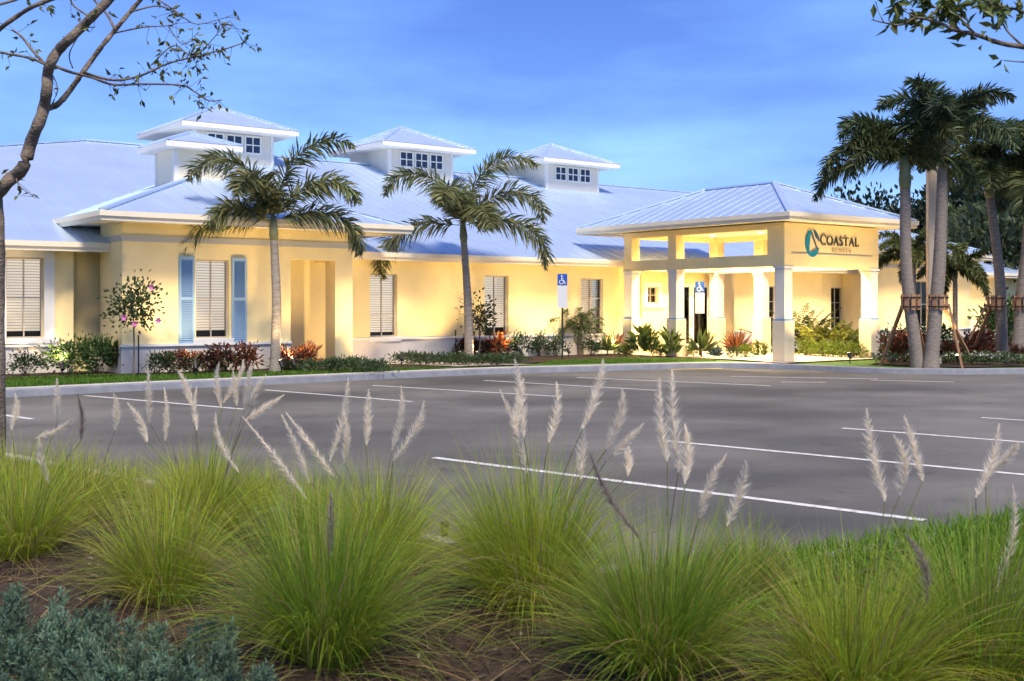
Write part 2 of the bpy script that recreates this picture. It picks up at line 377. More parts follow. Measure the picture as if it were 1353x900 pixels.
# near bed: kerb, mulch surface
KN_PTS = [(-16, 21.2), (-8, 14.2), (-3.65, 10.3), (-0.6, 7.5), (0.45, 6.62), (1.0, 6.5), (1.6, 6.75), (3.2, 7.80), (6, 9.6), (14, 14.6)]
KN = smooth_line(KN_PTS, 14)
kerb('kerb', KN, 0.16, 0.14, M['nearkerb'], side=-1)
inner = offset(KN, -0.158)
def hn(x, y): return 0.025 * math.sin(3.1 * x + 1.3 * y) + 0.018 * math.sin(7.3 * x - 5.1 * y) + 0.012 * math.sin(13 * x + 11 * y)
NROW = 90; V, Fc = [], []
for j in range(NROW + 1):
    w = (j / NROW) ** 1.0
    for p in inner:
        x, y = p.x * (1 - w) + (p.x * 1.0) * w, p.y * (1 - w) + (-5.0) * w
        z = 0.115 + (0.03 + hn(x, y)) * min(1, w * 9); V.append((x, y, z))
n = len(inner)
for j in range(NROW):
    for i in range(n - 1): Fc.append([j * n + i, j * n + i + 1, (j + 1) * n + i + 1, (j + 1) * n + i])
tag(link_mesh('planting_bed', V, [f[::-1] for f in Fc], M['mulch'], smooth=True), kind='structure')
IN = np.array([(p.x, p.y) for p in inner])
def bed_side(P):                                       # metres inside the near bed from its kerb
    P = np.asarray(P, float); yb = np.interp(P[:, 0], IN[:, 0], IN[:, 1]); return yb - P[:, 1]

# ------------------------------------------------------------------ the building
B = thing('medical_building', st(25, 30, 0.1), 'long pale yellow one-storey building with metal hip roofs and three cupolas', 'building', rz=math.atan2(UY, UX))
TM, TW, ZE = 26.3, 24.85, 2.97                         # main facade plane, wing facade plane, main eave height
ZF = 0.10
wins = []
def win_rect(x0, x1, y0, y1, t):
    s0, s1 = s_at(x0, t), s_at(x1, t); Y = depth((s0 + s1) / 2, t)
    return [s0, s1, z_at(y1, Y), z_at(y0, Y)]
WM = [win_rect(8, 58, 340, 447, TM), win_rect(489, 525, 362, 445, TM), win_rect(640, 672, 364, 445, TM), win_rect(768, 797, 368, 447, TM),
      win_rect(1006, 1026, 378, 440, TM), win_rect(1098, 1114, 380, 440, TM)]
SL, SRT = -6.0, 50.0
S_EN0, S_EN1 = s_at(384, TW), s_at(466, TW)
W1A, W1B = 8.5, S_EN1                                  # left wing walls
W2A, W2B = 35.7, 41.9                                  # right wing walls
sb0, sb1 = s_at(97, TM), W1A                           # small set-back bay beside the wing
mw = MB()
wall(mw, 's', TM, 0.25, SL, sb0, ZF, ZE, [WM[0]])
wall(mw, 't', sb0 - 0.25, 0.25, TM + .252, TM + 0.55, ZF, ZE)
wall(mw, 's', TM + 0.55, 0.25, sb0 - .25, W1A + .2, ZF, ZE)
wall(mw, 's', TM, 0.25, W1A + .202, SRT, ZF, ZE, WM[1:] + [win_rect(408, 430, 340, 480, TM)[:2] + [ZF, ZF + .01]])
wall(mw, 't', SL, 0.25, TM + .252, 45, ZF, ZE); wall(mw, 't', SRT - .25, 0.25, TM + .252, 45, ZF, ZE)
wall(mw, 's', 45, 0.25, SL, SRT, ZF, ZE)
mainw = mw.build('wall', M['stucco'], B)
# wings
def wing(a, b, closed_to, hole, pillar):
    w = MB(); zt = 3.42
    wall(w, 's', TW, 0.25, a, closed_to, ZF, zt, [hole] if hole else [])
    wall(w, 't', a, 0.25, TW + .252, TM - .002, ZF, zt)
    wall(w, 't', closed_to - .25, 0.25, TW + .252, TM - .002, ZF, zt)
    if pillar:
        wall(w, 's', TW, 0.25, closed_to + .002, b, 2.72, zt)
        w.box(pillar[0], b - .002, TW + .003, TW + 0.5, ZF, 2.718)
        wall(w, 't', b - .25, 0.25, TW + .252, TM - .002, 2.72, zt)
    w.box(a + .3, b - .3, TM + .3, TM + 5, 2.98, zt)
    return w.build('wall', M['stucco'], B)
wr1 = win_rect(259, 303, 343, 447, TW)
wing(W1A, W1B, S_EN0, wr1, (s_at(443, TW), W1B))
wr2 = [38.1, 39.3, 0.82, 2.55]
wing(W2A, W2B, W2B, wr2, None)
# base course below the sills, ledge above it
zb = 0.72
for bx_ in ((SL, sb0 - .01, TM - .03, TM - .002, ZF, zb), (W1A - .03, S_EN0 - .002, TW - .03, TW - .002, ZF, zb), (W1A - .03, W1A - .002, TW, TM + .5, ZF, zb), (W1B + .05, 24.8, TM - .03, TM - .002, ZF, zb), (29.3, W2A - .05, TM - .03, TM - .002, ZF, zb), (W2A - .03, W2B, TW - .03, TW - .002, ZF, zb), (W2A - .03, W2A - .002, TW, TM - .04, ZF, zb), (W2B + .05, SRT, TM - .03, TM - .002, ZF, zb)):
    MB().box(*bx_).build('base_course', M['wainscot'], B)
for (a, b, t) in ((SL, sb0 - .01, TM), (W1A - .06, S_EN0, TW), (W1B + .05, 24.8, TM), (29.3, W2A - .05, TM), (W2A - .06, W2B, TW), (W2B + .05, SRT, TM)):
    MB().box(a, b, t - .075, t - .004, zb + .002, zb + .05).build('ledge', M['trim'], B)
for bx_ in ((W1A - .02, W1B + .02, TW - .022, TW - .002, 3.02, 3.15), (W1A - .022, W1A - .002, TW - .002, TM, 3.02, 3.15), (W2A - .02, W2B + .02, TW - .022, TW - .002, 3.02, 3.15)):
    MB().box(*bx_).build('frieze_band', M['band'], B)

def window(rect, t, mull=1, rails=0, surround=0.0, shutters=False, sill=True, drawn=1.0):
    s0, s1, z0, z1 = rect; fr = MB(); fw = 0.035; d0, d1 = t + 0.10, t + 0.16
    fr.box(s0, s1, d0, d1, z0, z0 + fw); fr.box(s0, s1, d0, d1, z1 - fw, z1); fr.box(s0, s0 + fw, d0, d1, z0 + fw, z1 - fw); fr.box(s1 - fw, s1, d0, d1, z0 + fw, z1 - fw)
    for k in range(mull):
        c = s0 + (s1 - s0) * (k + 1) / (mull + 1); fr.box(c - .012, c + .012, d0 + .005, d1 - .005, z0 + fw, z1 - fw)
    for k in range(rails):
        c = z0 + (z1 - z0) * (k + 1) / (rails + 1); fr.box(s0 + fw, s1 - fw, d0 + .008, d1 - .008, c - .010, c + .010)
    w = fr.build('window', M['frame'], B)
    MB().box(s0 + fw, s1 - fw, d0 + .025, d0 + .031, z0 + fw, z1 - fw).build('pane', M['glass'], w)
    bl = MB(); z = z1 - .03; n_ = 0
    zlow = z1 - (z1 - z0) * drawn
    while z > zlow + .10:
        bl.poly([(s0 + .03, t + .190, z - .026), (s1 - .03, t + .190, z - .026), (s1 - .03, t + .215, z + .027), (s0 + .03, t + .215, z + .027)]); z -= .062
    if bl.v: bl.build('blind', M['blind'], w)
    MB().box(s0 - .05, s1 + .05, t + .30, t + .32, z0 - .05, z1 + .05).build('painted_interior', M['dark'], w)  # dark sheet whose colour stands in for the room's shade
    if sill:
        MB().box(s0 - surround - .08, s1 + surround + .08, t - .07, t + .10, z0 - .12, z0 - .002).build('sill', M['trim'], w)
    if surround:
        c = MB(); q = surround
        c.box(s0 - q, s0 - .001, t - .03, t + .05, z0, z1 + q); c.box(s1 + .001, s1 + q, t - .03, t + .05, z0, z1 + q); c.box(s0 - .001, s1 + .001, t - .03, t + .05, z1 + .001, z1 + q)
        c.build('surround', M['trim'], w)
    if shutters:
        wd = 0.36
        for c0 in (s0 - .05 - wd, s1 + .05):
            sh = MB(); sh.box(c0, c0 + .05, t - .05, t - .003, z0 - .12, z1 + .05); sh.box(c0 + wd - .05, c0 + wd, t - .05, t - .003, z0 - .12, z1 + .05)
            for (za, zb2) in ((z0 - .12, z0 - .05), ((z0 + z1) / 2 - .035, (z0 + z1) / 2 + .035), (z1 - .02, z1 + .05)): sh.box(c0 + .05, c0 + wd - .05, t - .048, t - .004, za, zb2)
            z = z0 - .03
            while z < z1 - .04:
                sh.poly([(c0 + .05, t - .045, z), (c0 + wd - .05, t - .045, z), (c0 + wd - .05, t - .012, z + .05), (c0 + .05, t - .012, z + .05)]); z += .05
            sh.box(c0 + .05, c0 + wd - .05, t - .01, t - .004, z0 - .05, z1 - .02)
            sh.build('shutter', M['shutter'], w)
    return w
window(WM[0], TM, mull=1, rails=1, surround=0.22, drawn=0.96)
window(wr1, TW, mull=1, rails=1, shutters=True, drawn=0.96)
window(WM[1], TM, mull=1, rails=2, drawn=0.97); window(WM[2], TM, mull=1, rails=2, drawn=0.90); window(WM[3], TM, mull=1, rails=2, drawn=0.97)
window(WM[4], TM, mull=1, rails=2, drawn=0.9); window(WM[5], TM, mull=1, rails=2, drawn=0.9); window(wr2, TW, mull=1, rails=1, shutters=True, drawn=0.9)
# roofs
ZR = 6.62; TR = 35.5
hip(B, 'main', SL - .6, SRT + .6, TM - .65, 45.9, ZE + .02, (11.0, TR), (38.6, TR), ZR)
for a, b in ((W1A, W1B), (W2A, W2B)):
    s0, s1 = a - .72, b + 1.15 if b < 20 else b + .72
    mid = (s0 + s1) / 2; hw = (s1 - s0) / 2
    zr = 3.58 + hw * 0.365
    hip(B, 'wing', s0, s1, TW - 0.85, 35, 3.58, (mid, TW - .85 + hw), (mid, 33), zr)
    MB().box(a + .2, b - .2, TW + .26, TM - .3, 3.30, 3.32).build('porch_ceiling', M['soffit'], B)
# fake chimney-like vent house on the left wing
def lantern(name, sc, tc_, half, zb_, zt, oh, rise, wm, windows):
    c = MB(); c.box(sc - half, sc + half, tc_ - half, tc_ + half, zb_, zt)
    w = c.build(name, M[wm], B)
    # corner boards
    for (i, j) in ((-1, -1), (1, -1), (-1, 1), (1, 1)):
        cx, cy = sc + i * half, tc_ + j * half; MB().box(cx - (.09 if i > 0 else .02), cx + (.02 if i > 0 else .09), cy - (.02 if j < 0 else .09), cy + (.09 if j < 0 else .02), zb_, zt - .002).build('corner_board', M['trim'], w)
    s0, s1, t0, t1 = sc - half - oh, sc + half + oh, tc_ - half - oh, tc_ + half + oh; ze = zt + .14
    rf = MB()
    A_, B_, C_, D_, a_ = (s0, t0, ze), (s1, t0, ze), (s1, t1, ze), (s0, t1, ze), (sc, tc_, ze + rise)
    for f in ((A_, B_, a_), (B_, C_, a_), (C_, D_, a_), (D_, A_, a_)): roof_face(rf, f)
    for p in (A_, B_, C_, D_): rf.bar(Vector(p) + Vector((0, 0, .02)), Vector(a_) + Vector((0, 0, .02)), .10, .045)
    rf.build('roof', M['roof'], w)
    fs = MB(); fs.box(s0 - .01, s1 + .01, t0 - .01, t1 + .01, ze - .15, ze - .012); fs.build('fascia', M['trim'], w)
    if windows:
        for k in range(3):
            cs = sc + (k - 1) * 0.63; z0, z1 = zt - .64, zt - .06; t = tc_ - half
            g = MB(); hw = .29
            g.box(cs - hw, cs + hw, t - .035, t - .003, z0, z0 + .05); g.box(cs - hw, cs + hw, t - .035, t - .003, z1 - .05, z1)
            g.box(cs - hw, cs - hw + .05, t - .035, t - .003, z0 + .05, z1 - .05); g.box(cs + hw - .05, cs + hw, t - .035, t - .003, z0 + .05, z1 - .05)
            g.box(cs - .017, cs + .017, t - .030, t - .006, z0 + .05, z1 - .05); g.box(cs - hw + .05, cs - .018, t - .029, t - .006, (z0 + z1) / 2 - .017, (z0 + z1) / 2 + .017); g.box(cs + .018, cs + hw - .05, t - .029, t - .006, (z0 + z1) / 2 - .017, (z0 + z1) / 2 + .017)
            g.box(cs - hw + .05, cs + hw - .05, t - .012, t - .005, z0 + .05, z1 - .05)
            wo = g.build('cupola_window', [M['trim'], M['darkglass']], w)
            wo.data.polygons.foreach_set('material_index', [0] * (len(wo.data.polygons) - 6) + [1] * 6)
    return w
M['darkglass'] = mat('dark_glass', (0.012, 0.02, 0.05), 0.08, spec=0.6)
for sc in (15.25, 22.3, 29.35): lantern('cupola', sc, TR + .05, 1.34, 5.4, 7.10, 0.60, 0.86, 'cupola', True)
lantern('vent_house', 11.25, 27.9, 0.64, 4.2, 5.47, 0.33, 0.36, 'cream', False)

# ------------------------------------------------------------------ entrance porch
PA, PB = 24.1, 27.85                                   # column lines in s
PT = (19.6, 23.5, 25.35)                               # column rows in t
PC = thing('entrance_porch', st((PA + PB) / 2, 22.5, 0.16), 'yellow entrance porch on six square columns with a hip roof', 'porch', rz=math.atan2(UY, UX))
for s_ in (PA, PB):
    for t_ in PT:
        c = MB(); c.box(s_ - .165, s_ + .165, t_ - .165, t_ + .165, 1.262, 2.60)
        col = c.build('column', M['column'], PC, bevel=0.012)
        MB().box(s_ - .205, s_ + .205, t_ - .205, t_ + .205, 0.16, 1.225).build('pedestal', M['pedestal'], col, bevel=0.012)
        MB().box(s_ - .195, s_ + .195, t_ - .195, t_ + .195, 1.227, 1.262).build('blue_band', M['bluetrim'], col)
        k = MB(); k.box(s_ - .20, s_ + .20, t_ - .20, t_ + .20, 2.602, 2.655); k.box(s_ - .182, s_ + .182, t_ - .182, t_ + .182, 2.53, 2.56)
        k.build('capital', M['bluetrim' if False else 'trim'], col)
hb = .175
MB().box(PA - hb, PB + hb, PT[0] - hb, PT[0] + hb, 2.657, 3.80).build('sign_wall', M['stucco'], PC)
sdw = MB()
for s_ in (PA, PB):
    sdw.box(s_ - hb + .003, s_ + hb - .003, PT[0] + hb + .002, PT[2] + .2, 2.66, 2.97)      # lower beam
    sdw.box(s_ - hb + .003, s_ + hb - .003, PT[0] + hb + .002, PT[2] + .2, 3.64, 3.80)      # upper beam
    for t_ in (PT[1], PT[2]): sdw.box(s_ - hb + .006, s_ + hb - .006, t_ - .16, t_ + .16, 2.972, 3.638)
    sdw.box(s_ - hb + .006, s_ + hb - .006, PT[0] + hb + .004, PT[0] + hb + .22, 2.972, 3.638)
sdw.build('side_beam', M['stucco'], PC)
MB().box(PA + hb, PB - hb, PT[2] - .1, PT[2] + .15, 2.68, 2.96).build('rear_beam', M['stucco'], PC); MB().box(PA + hb, PB - hb, PT[2] - .1, PT[2] + .15, 3.64, 3.795).build('rear_beam', M['stucco'], PC)
ce = MB(); ce.poly([(PA - hb, PT[0] - hb, 3.802), (PA - hb, 26.0, 3.802), (PB + hb, 26.0, 3.802), (PB + hb, PT[0] - hb, 3.802)]); ce.build('ceiling', M['soffit'], PC)
s0, s1, t0, t1 = PA - .85, PB + .95, PT[0] - .88, 26.9
mid = (s0 + s1) / 2; hw = (s1 - s0) / 2
hip(PC, 'porch', s0, s1, t0, t1, 3.99, (mid, t0 + hw), (mid, t1 - hw), 5.13)
ln = MB(); ln.box(s_at(1047, 19.4), s_at(1153, 19.4), PT[0] - hb - .018, PT[0] - hb - .002, 2.985, 3.01); ln.build('wall_joint', M['band'], PC)
# recessed ceiling lamps
for (s_, t_) in ((25.2, 20.7), (26.75, 20.7), (25.2, 22.6), (26.75, 22.6), (25.2, 24.5), (26.75, 24.5)):
    q = MB(); k = 12; n = len(q.v)
    q.poly([(s_ + .085 * math.cos(2 * math.pi * j / k), t_ + .085 * math.sin(2 * math.pi * j / k), 3.797) for j in range(k)][::-1])
    q.build('ceiling_lamp', M['lens'], PC)
    ld = bpy.data.lights.new('downlight', 'SPOT'); ld.energy = 330; ld.color = (1.0, 0.74, 0.40); ld.spot_size = R(150); ld.spot_blend = 0.8; ld.shadow_soft_size = 0.08
    lo = bpy.data.objects.new('downlight', ld); COL.objects.link(lo); lo.location = st(s_, t_, 3.76)

# vestibule between porch and facade (part of the building)
VA, VB, VT = 24.9, 29.15, 25.75
vw = MB(); sw = win_rect(855, 870, 379, 401, VT); dw = [26.35, 28.0, ZF + .06, 2.35]
wall(vw, 's', VT, 0.22, VA, VB, ZF + .05, 2.90, [sw, dw]); wall(vw, 't', VA, 0.22, VT + .222, TM - .002, ZF + .05, 2.90); wall(vw, 't', VB - .22, .22, VT + .222, TM - .002, ZF + .05, 2.90)
vw.box(VA - .05, VB + .05, VT - .06, TM - .01, 2.902, 2.955); vw.build('wall', M['stucco'], B)
window(sw, VT, mull=1, rails=1, surround=0.13, drawn=0.1)
dd = MB(); a, b = dw[0], dw[1]; m_ = (a + b) / 2
for (x0, x1) in ((a, m_ - .005), (m_ + .005, b)):
    dd.box(x0, x0 + .09, VT + .05, VT + .10, ZF + .06, 2.35); dd.box(x1 - .09, x1, VT + .05, VT + .10, ZF + .06, 2.35); dd.box(x0 + .09, x1 - .09, VT + .05, VT + .10, ZF + .06, .40); dd.box(x0 + .09, x1 - .09, VT + .05, VT + .10, 2.22, 2.35)
dor = dd.build('entrance_door', M['white'], B)
MB().box(a + .09, b - .09, VT + .07, VT + .076, .40, 2.22).build('pane', M['glass'], dor)
MB().box(a - .05, b + .05, VT + .4, VT + .42, ZF, 2.4).build('painted_interior', M['blind'], dor)  # glowing sheet stands in for light inside the entrance
hh = MB('st'); hh.tube([(m_ - .08, VT + .0, .9), (m_ - .08, VT + .0, 1.3)], .012); hh.tube([(m_ + .08, VT + .0, .9), (m_ + .08, VT + .0, 1.3)], .012); hh.build('handle', M['black'], dor)
# downspouts
for pts in ([(s_at(862, 25.4), 25.4, 2.86), (s_at(829, 26.18), 26.18, 2.42), (s_at(829, 26.18), 26.18, .12)], [(29.05, 25.45, 2.95), (29.3, 26.15, 2.6), (29.3, 26.15, .12)]):
    MB().tube(pts, .04, 8).build('downspout', M['gutter'], B)

# ------------------------------------------------------------------ sign: emblem and letters on the porch wall
TSGN = PT[0] - hb                                      # wall face
SG = thing('wall_sign', st(s_at(1090, TSGN), TSGN - .02, 3.2), 'COASTAL lettering with a round teal sail emblem on the yellow porch wall', 'sign', rz=math.atan2(UY, UX))
def spt(px, py):
    s_ = s_at(px, TSGN); return (s_, z_at(py, depth(s_, TSGN)))
def plate(name, polys, m, parent, d=0.035):
    q = MB()
    for P in polys:
        f = [(p[0], TSGN - d, p[1]) for p in P]; b_ = [(p[0], TSGN - .003, p[1]) for p in P]
        q.poly(f); q.poly(b_[::-1])
        for i in range(len(P)):
            j = (i + 1) % len(P); q.poly([f[j], f[i], b_[i], b_[j]])
    return q.build(name, m, parent)
ec = spt(1072.8, 321.2); er = 0.36
def arc(a0, a1, r0f, r1f, n=18, ex=0.80):
    o, i = [], []
    for k in range(n + 1):
        t = k / n; a = R(a0 + (a1 - a0) * t)
        o.append((ec[0] + er * ex * r0f(t) * math.cos(a), ec[1] + er * r0f(t) * math.sin(a))); i.append((ec[0] + er * ex * r1f(t) * math.cos(a), ec[1] + er * r1f(t) * math.sin(a)))
    return o + i[::-1]
sn = lambda t: math.sin(math.pi * t)
plate('emblem', [arc(95, 245, lambda t: 1.0, lambda t: 1 - .55 * sn(t) ** .7 - .01)], M['teal'], SG)
plate('emblem', [arc(80, 8, lambda t: 1.0, lambda t: 1 - .30 * sn(t) - .01)], M['navy'], SG)
plate('emblem', [arc(-128, -20, lambda t: 1.03, lambda t: 1.02 - .42 * sn(t) ** .8 - .01)], M['teal'], SG, d=0.03)
plate('emblem', [[(ec[0] - .02, ec[1] + .30), (ec[0] + .20, ec[1] - .12), (ec[0] + .17, ec[1] - .13), (ec[0] - .02, ec[1] + .22)]], M['navy'], SG, d=0.026)
def stroke(P, w):                                      # polyline with widths -> polygons
    out = []
    for i in range(len(P) - 1):
        (x0, y0), (x1, y1) = P[i], P[i + 1]; w0, w1 = (w[i], w[i + 1]) if isinstance(w, list) else (w, w)
        L = math.hypot(x1 - x0, y1 - y0) or 1; nx, ny = -(y1 - y0) / L, (x1 - x0) / L
        out.append([(x0 - nx * w0 / 2, y0 - ny * w0 / 2), (x1 - nx * w1 / 2, y1 - ny * w1 / 2), (x1 + nx * w1 / 2, y1 + ny * w1 / 2), (x0 + nx * w0 / 2, y0 + ny * w0 / 2)])
    return out
def ring(a0, a1, wt, wn, cx=.5, rx=.46, n=16):
    P, w_ = [], []
    for k in range(n + 1):
        a = R(a0 + (a1 - a0) * k / n); P.append((cx + rx * math.cos(a), .5 + .5 * math.sin(a))); w_.append(wn + (wt - wn) * abs(math.cos(a)))
    return stroke(P, w_)
T_, N_ = .15, .06
GL = {'C': (0.88, ring(50, 310, T_, N_) + stroke([(.80, .98), (.80, .72)], N_)),
      'O': (1.0, ring(0, 360, T_, N_)),
      'A': (0.92, stroke([(.08, 0), (.46, 1)], N_) + stroke([(.46, 1), (.84, 0)], T_) + stroke([(.22, .34), (.70, .34)], N_) + stroke([(0, .02), (.2, .02)], .04) + stroke([(.70, .02), (.96, .02)], .04)),
      'S': (0.66, stroke([(.54, .78), (.46, .95), (.28, 1), (.12, .92), (.08, .76), (.16, .62), (.36, .50), (.52, .38), (.56, .22), (.46, .06), (.28, 0), (.12, .05), (.06, .22)], [N_, N_, N_, .1, T_, T_, T_, T_, T_, .1, N_, N_, N_])),
      'T': (0.82, stroke([(.40, 0), (.40, 1)], T_) + stroke([(.02, .97), (.78, .97)], N_) + stroke([(.04, .97), (.04, .80)], .05) + stroke([(.76, .97), (.76, .80)], .05) + stroke([(.28, .02), (.52, .02)], .04)),
      'L': (0.72, stroke([(.18, 0), (.18, 1)], T_) + stroke([(.06, .03), (.66, .03)], N_) + stroke([(.64, .03), (.64, .22)], .05) + stroke([(.06, .98), (.32, .98)], .04)),
      'E': (0.66, stroke([(.16, 0), (.16, 1)], T_) + stroke([(.05, .03), (.58, .03)], N_) + stroke([(.05, .97), (.56, .97)], N_) + stroke([(.16, .52), (.46, .52)], N_)),
      'N': (0.95, stroke([(.14, 0), (.14, 1)], N_) + stroke([(.12, .98), (.80, .02)], T_) + stroke([(.80, 0), (.80, 1)], N_)),
      'R': (0.82, stroke([(.16, 0), (.16, 1)], T_) + stroke([(.16, .97), (.46, .97), (.60, .86), (.60, .64), (.46, .52), (.16, .52)], [N_, N_, .1, .1, N_, N_]) + stroke([(.38, .52), (.76, 0)], T_))}
def lettering(text, px0, px1, yb, yt, m, big=1.0, gap=.10):
    (a, z0), (b, _) = spt(px0, yb), spt(px1, yb); z1 = spt(px0, yt)[1]; H = z1 - z0
    tot = sum(GL[c][0] * (big if i == 0 else 1) + gap for i, c in enumerate(text)) - gap; k = (b - a) / tot; x = a
    for i, c in enumerate(text):
        f = big if i == 0 else 1.0
        plate('letter', [[(x + p[0] * k * f, z0 + p[1] * H * f) for p in P] for P in GL[c][1]], m, SG, d=.03); x += (GL[c][0] * f + gap) * k
lettering('COASTAL', 1083.5, 1134, 323.6, 311.5, M['letter'], big=1.12)
lettering('CENTER', 1099, 1124, 333.2, 329.2, M['letter2'], gap=.3)

# ------------------------------------------------------------------ parking signs
def access_sign(px, py, ytop, label, back=0.0):
    p = gnd(px, py, .13); Y = p[1]; H = z_at(ytop, Y); root = thing('parking_sign', p, label, 'sign', 'accessible parking signs')
    x, y = p[0], p[1]
    MB('w').box(x - .025, x + .025, y - .02, y + .02, .10, H - .05).build('post', M['postgreen'], root)
    a = H - .32
    MB('w').box(x - .135, x + .135, y - .034, y - .022, a, H).build('blue_panel', M['signblue'], root)
    MB('w').box(x - .135, x + .135, y - .034, y - .022, a - .62, a - .012).build('white_panel', M['signwhite'], root)
    sym = MB('w'); yy = y - .040
    def ln_(P, w):
        for q in stroke(P, w): sym.poly([(x + u_ * .85, yy, a - .01 + v_ * .88) for (u_, v_) in q])
    ln_([(-.03 + .065 * math.cos(R(k)), .12 + .065 * math.sin(R(k))) for k in range(120, 385, 15)], .022)
    ln_([(-.02, .27), (-.02, .165), (.05, .165), (.085, .075), (.11, .085)], .026); ln_([(-.02, .22), (.045, .22)], .02)
    sym.poly([(x - .017 + .024 * math.cos(R(k)), yy, a + .262 + .024 * math.sin(R(k))) for k in range(0, 360, 30)])
    sym.build('wheelchair_symbol', M['white'], root)
    tx = MB('w')
    for k, (w, h) in enumerate(((.22, .035), (.17, .035), (.20, .03), (.14, .03))):
        pass
    return root
access_sign(743, 475, 362, 'blue accessible parking sign on a dark post standing in front of the pygmy date palm')
access_sign(924.5, 471, 372, 'blue accessible parking sign beside the porch, standing in a spiky green plant')

# ------------------------------------------------------------------ lamp pole
p = gnd(1231.5, 484.5, .13); LP = thing('lamp_pole', ((1230.5 - CX) / F * (p[1] + 1.2), p[1] + 1.2, .13), 'tall tan square pole behind the braced palm trunks', 'pole')
x, y = (1230.5 - CX) / F * (p[1] + 1.2), p[1] + 1.2
MB('w').box(x - .105, x + .105, y - .105, y + .105, .35, 5.1).build('shaft', M['pole'], LP, bevel=.02)
MB('w').box(x - .2, x + .2, y - .2, y + .2, .10, .348).build('footing', M['concrete'], LP, bevel=.02)
MB('w').box(x - .13, x + .13, y - .13, y + .13, 5.102, 5.16).build('cap', M['pole'], LP)

# ------------------------------------------------------------------ plants
def leaves_np(P, D, L, Wd, N=None, fold=0.25):
    """leaf quads (two triangles folded): base P, direction D, length L, width Wd -> verts, faces"""
    P, D = np.asarray(P, float), np.asarray(D, float); n = len(P)
    D = D / np.linalg.norm(D, axis=1, keepdims=True)
    if N is None: N = RNG.normal(size=(n, 3))
    S = np.cross(D, N); S /= np.linalg.norm(S, axis=1, keepdims=True) + 1e-9; U = np.cross(S, D)
    L = np.broadcast_to(np.asarray(L, float).reshape(-1, 1), (n, 1)); Wd = np.broadcast_to(np.asarray(Wd, float).reshape(-1, 1), (n, 1))
    m_ = P + D * L * .45
    V = np.stack([P, m_ + S * Wd / 2 + U * Wd * fold, P + D * L - U * L * .08, m_ - S * Wd / 2 + U * Wd * fold], 1).reshape(-1, 3)
    i = np.arange(n)[:, None] * 4
    Fc = np.concatenate([i + [0, 1, 2], i + [0, 2, 3]], 1).reshape(-1, 3)
    return V, Fc
def colour(n, base, var=.25, warm=.15):
    b = np.asarray(base, float); k = 1 + RNG.uniform(-var, var, (n, 1)); w = RNG.uniform(-warm, warm, (n, 1))
    return np.clip(b * k * np.concatenate([1 + w, np.ones((n, 1)), 1 - w], 1), 0.003, 1)
def unit(n, zmin=-1):
    v = RNG.normal(size=(n * 6 + 60, 3)); v /= np.linalg.norm(v, axis=1, keepdims=True); v = v[v[:, 2] > zmin][:n]; return v

def foliage_ball(c, rad, n, L, Wd, base, clumps=14, zmin=-.6, var=.3, warm=.15):
    """leaf clusters on twig ends through an uneven volume"""
    u = unit(clumps, zmin); cc = np.asarray(c) + u * np.asarray(rad) * RNG.uniform(.35, .95, (clumps, 1))
    k = RNG.integers(0, clumps, n); off = RNG.normal(size=(n, 3)) * np.asarray(rad) * .26
    P = cc[k] + off; D = (P - np.asarray(c)) / np.asarray(rad) + RNG.normal(size=(n, 3)) * .5 + [0, 0, .25]
    V, Fc = leaves_np(P, D, L * RNG.uniform(.6, 1.2, n), Wd * RNG.uniform(.7, 1.2, n)); tone = RNG.uniform(.75, 1.25, clumps)
    C = colour(n, base, var, warm) * tone[k][:, None]
    return V, Fc, np.repeat(C, 4, 0)
def merge(parts):
    V, Fc, C, o = [], [], [], 0
    for v, f, c in parts: V.append(v); Fc.append(np.asarray(f) + o); C.append(c); o += len(v)
    return np.concatenate(V), np.concatenate(Fc), np.concatenate(C)
def stems_np(P0, P1, w, base):
    """thin two-sided strips (crossed) for stems"""
    P0, P1 = np.asarray(P0, float), np.asarray(P1, float); n = len(P0); D = P1 - P0
    S = np.cross(D, RNG.normal(size=(n, 3))); S /= np.linalg.norm(S, axis=1, keepdims=True) + 1e-9
    D2 = D / (np.linalg.norm(D, axis=1, keepdims=True) + 1e-9); S2 = np.cross(D2, S)
    V = np.stack([P0 + S * w, P0 - S * .5 * w + S2 * .87 * w, P0 - S * .5 * w - S2 * .87 * w, P1 + S * w * .6, P1 - S * .3 * w + S2 * .5 * w, P1 - S * .3 * w - S2 * .5 * w], 1).reshape(-1, 3)
    i = np.arange(n)[:, None] * 6
    q = np.concatenate([i + [0, 1, 4], i + [0, 4, 3], i + [1, 2, 5], i + [1, 5, 4], i + [2, 0, 3], i + [2, 3, 5]], 1).reshape(-1, 3)
    return V, q, np.repeat(colour(n, base, .2, .05), 6, 0)

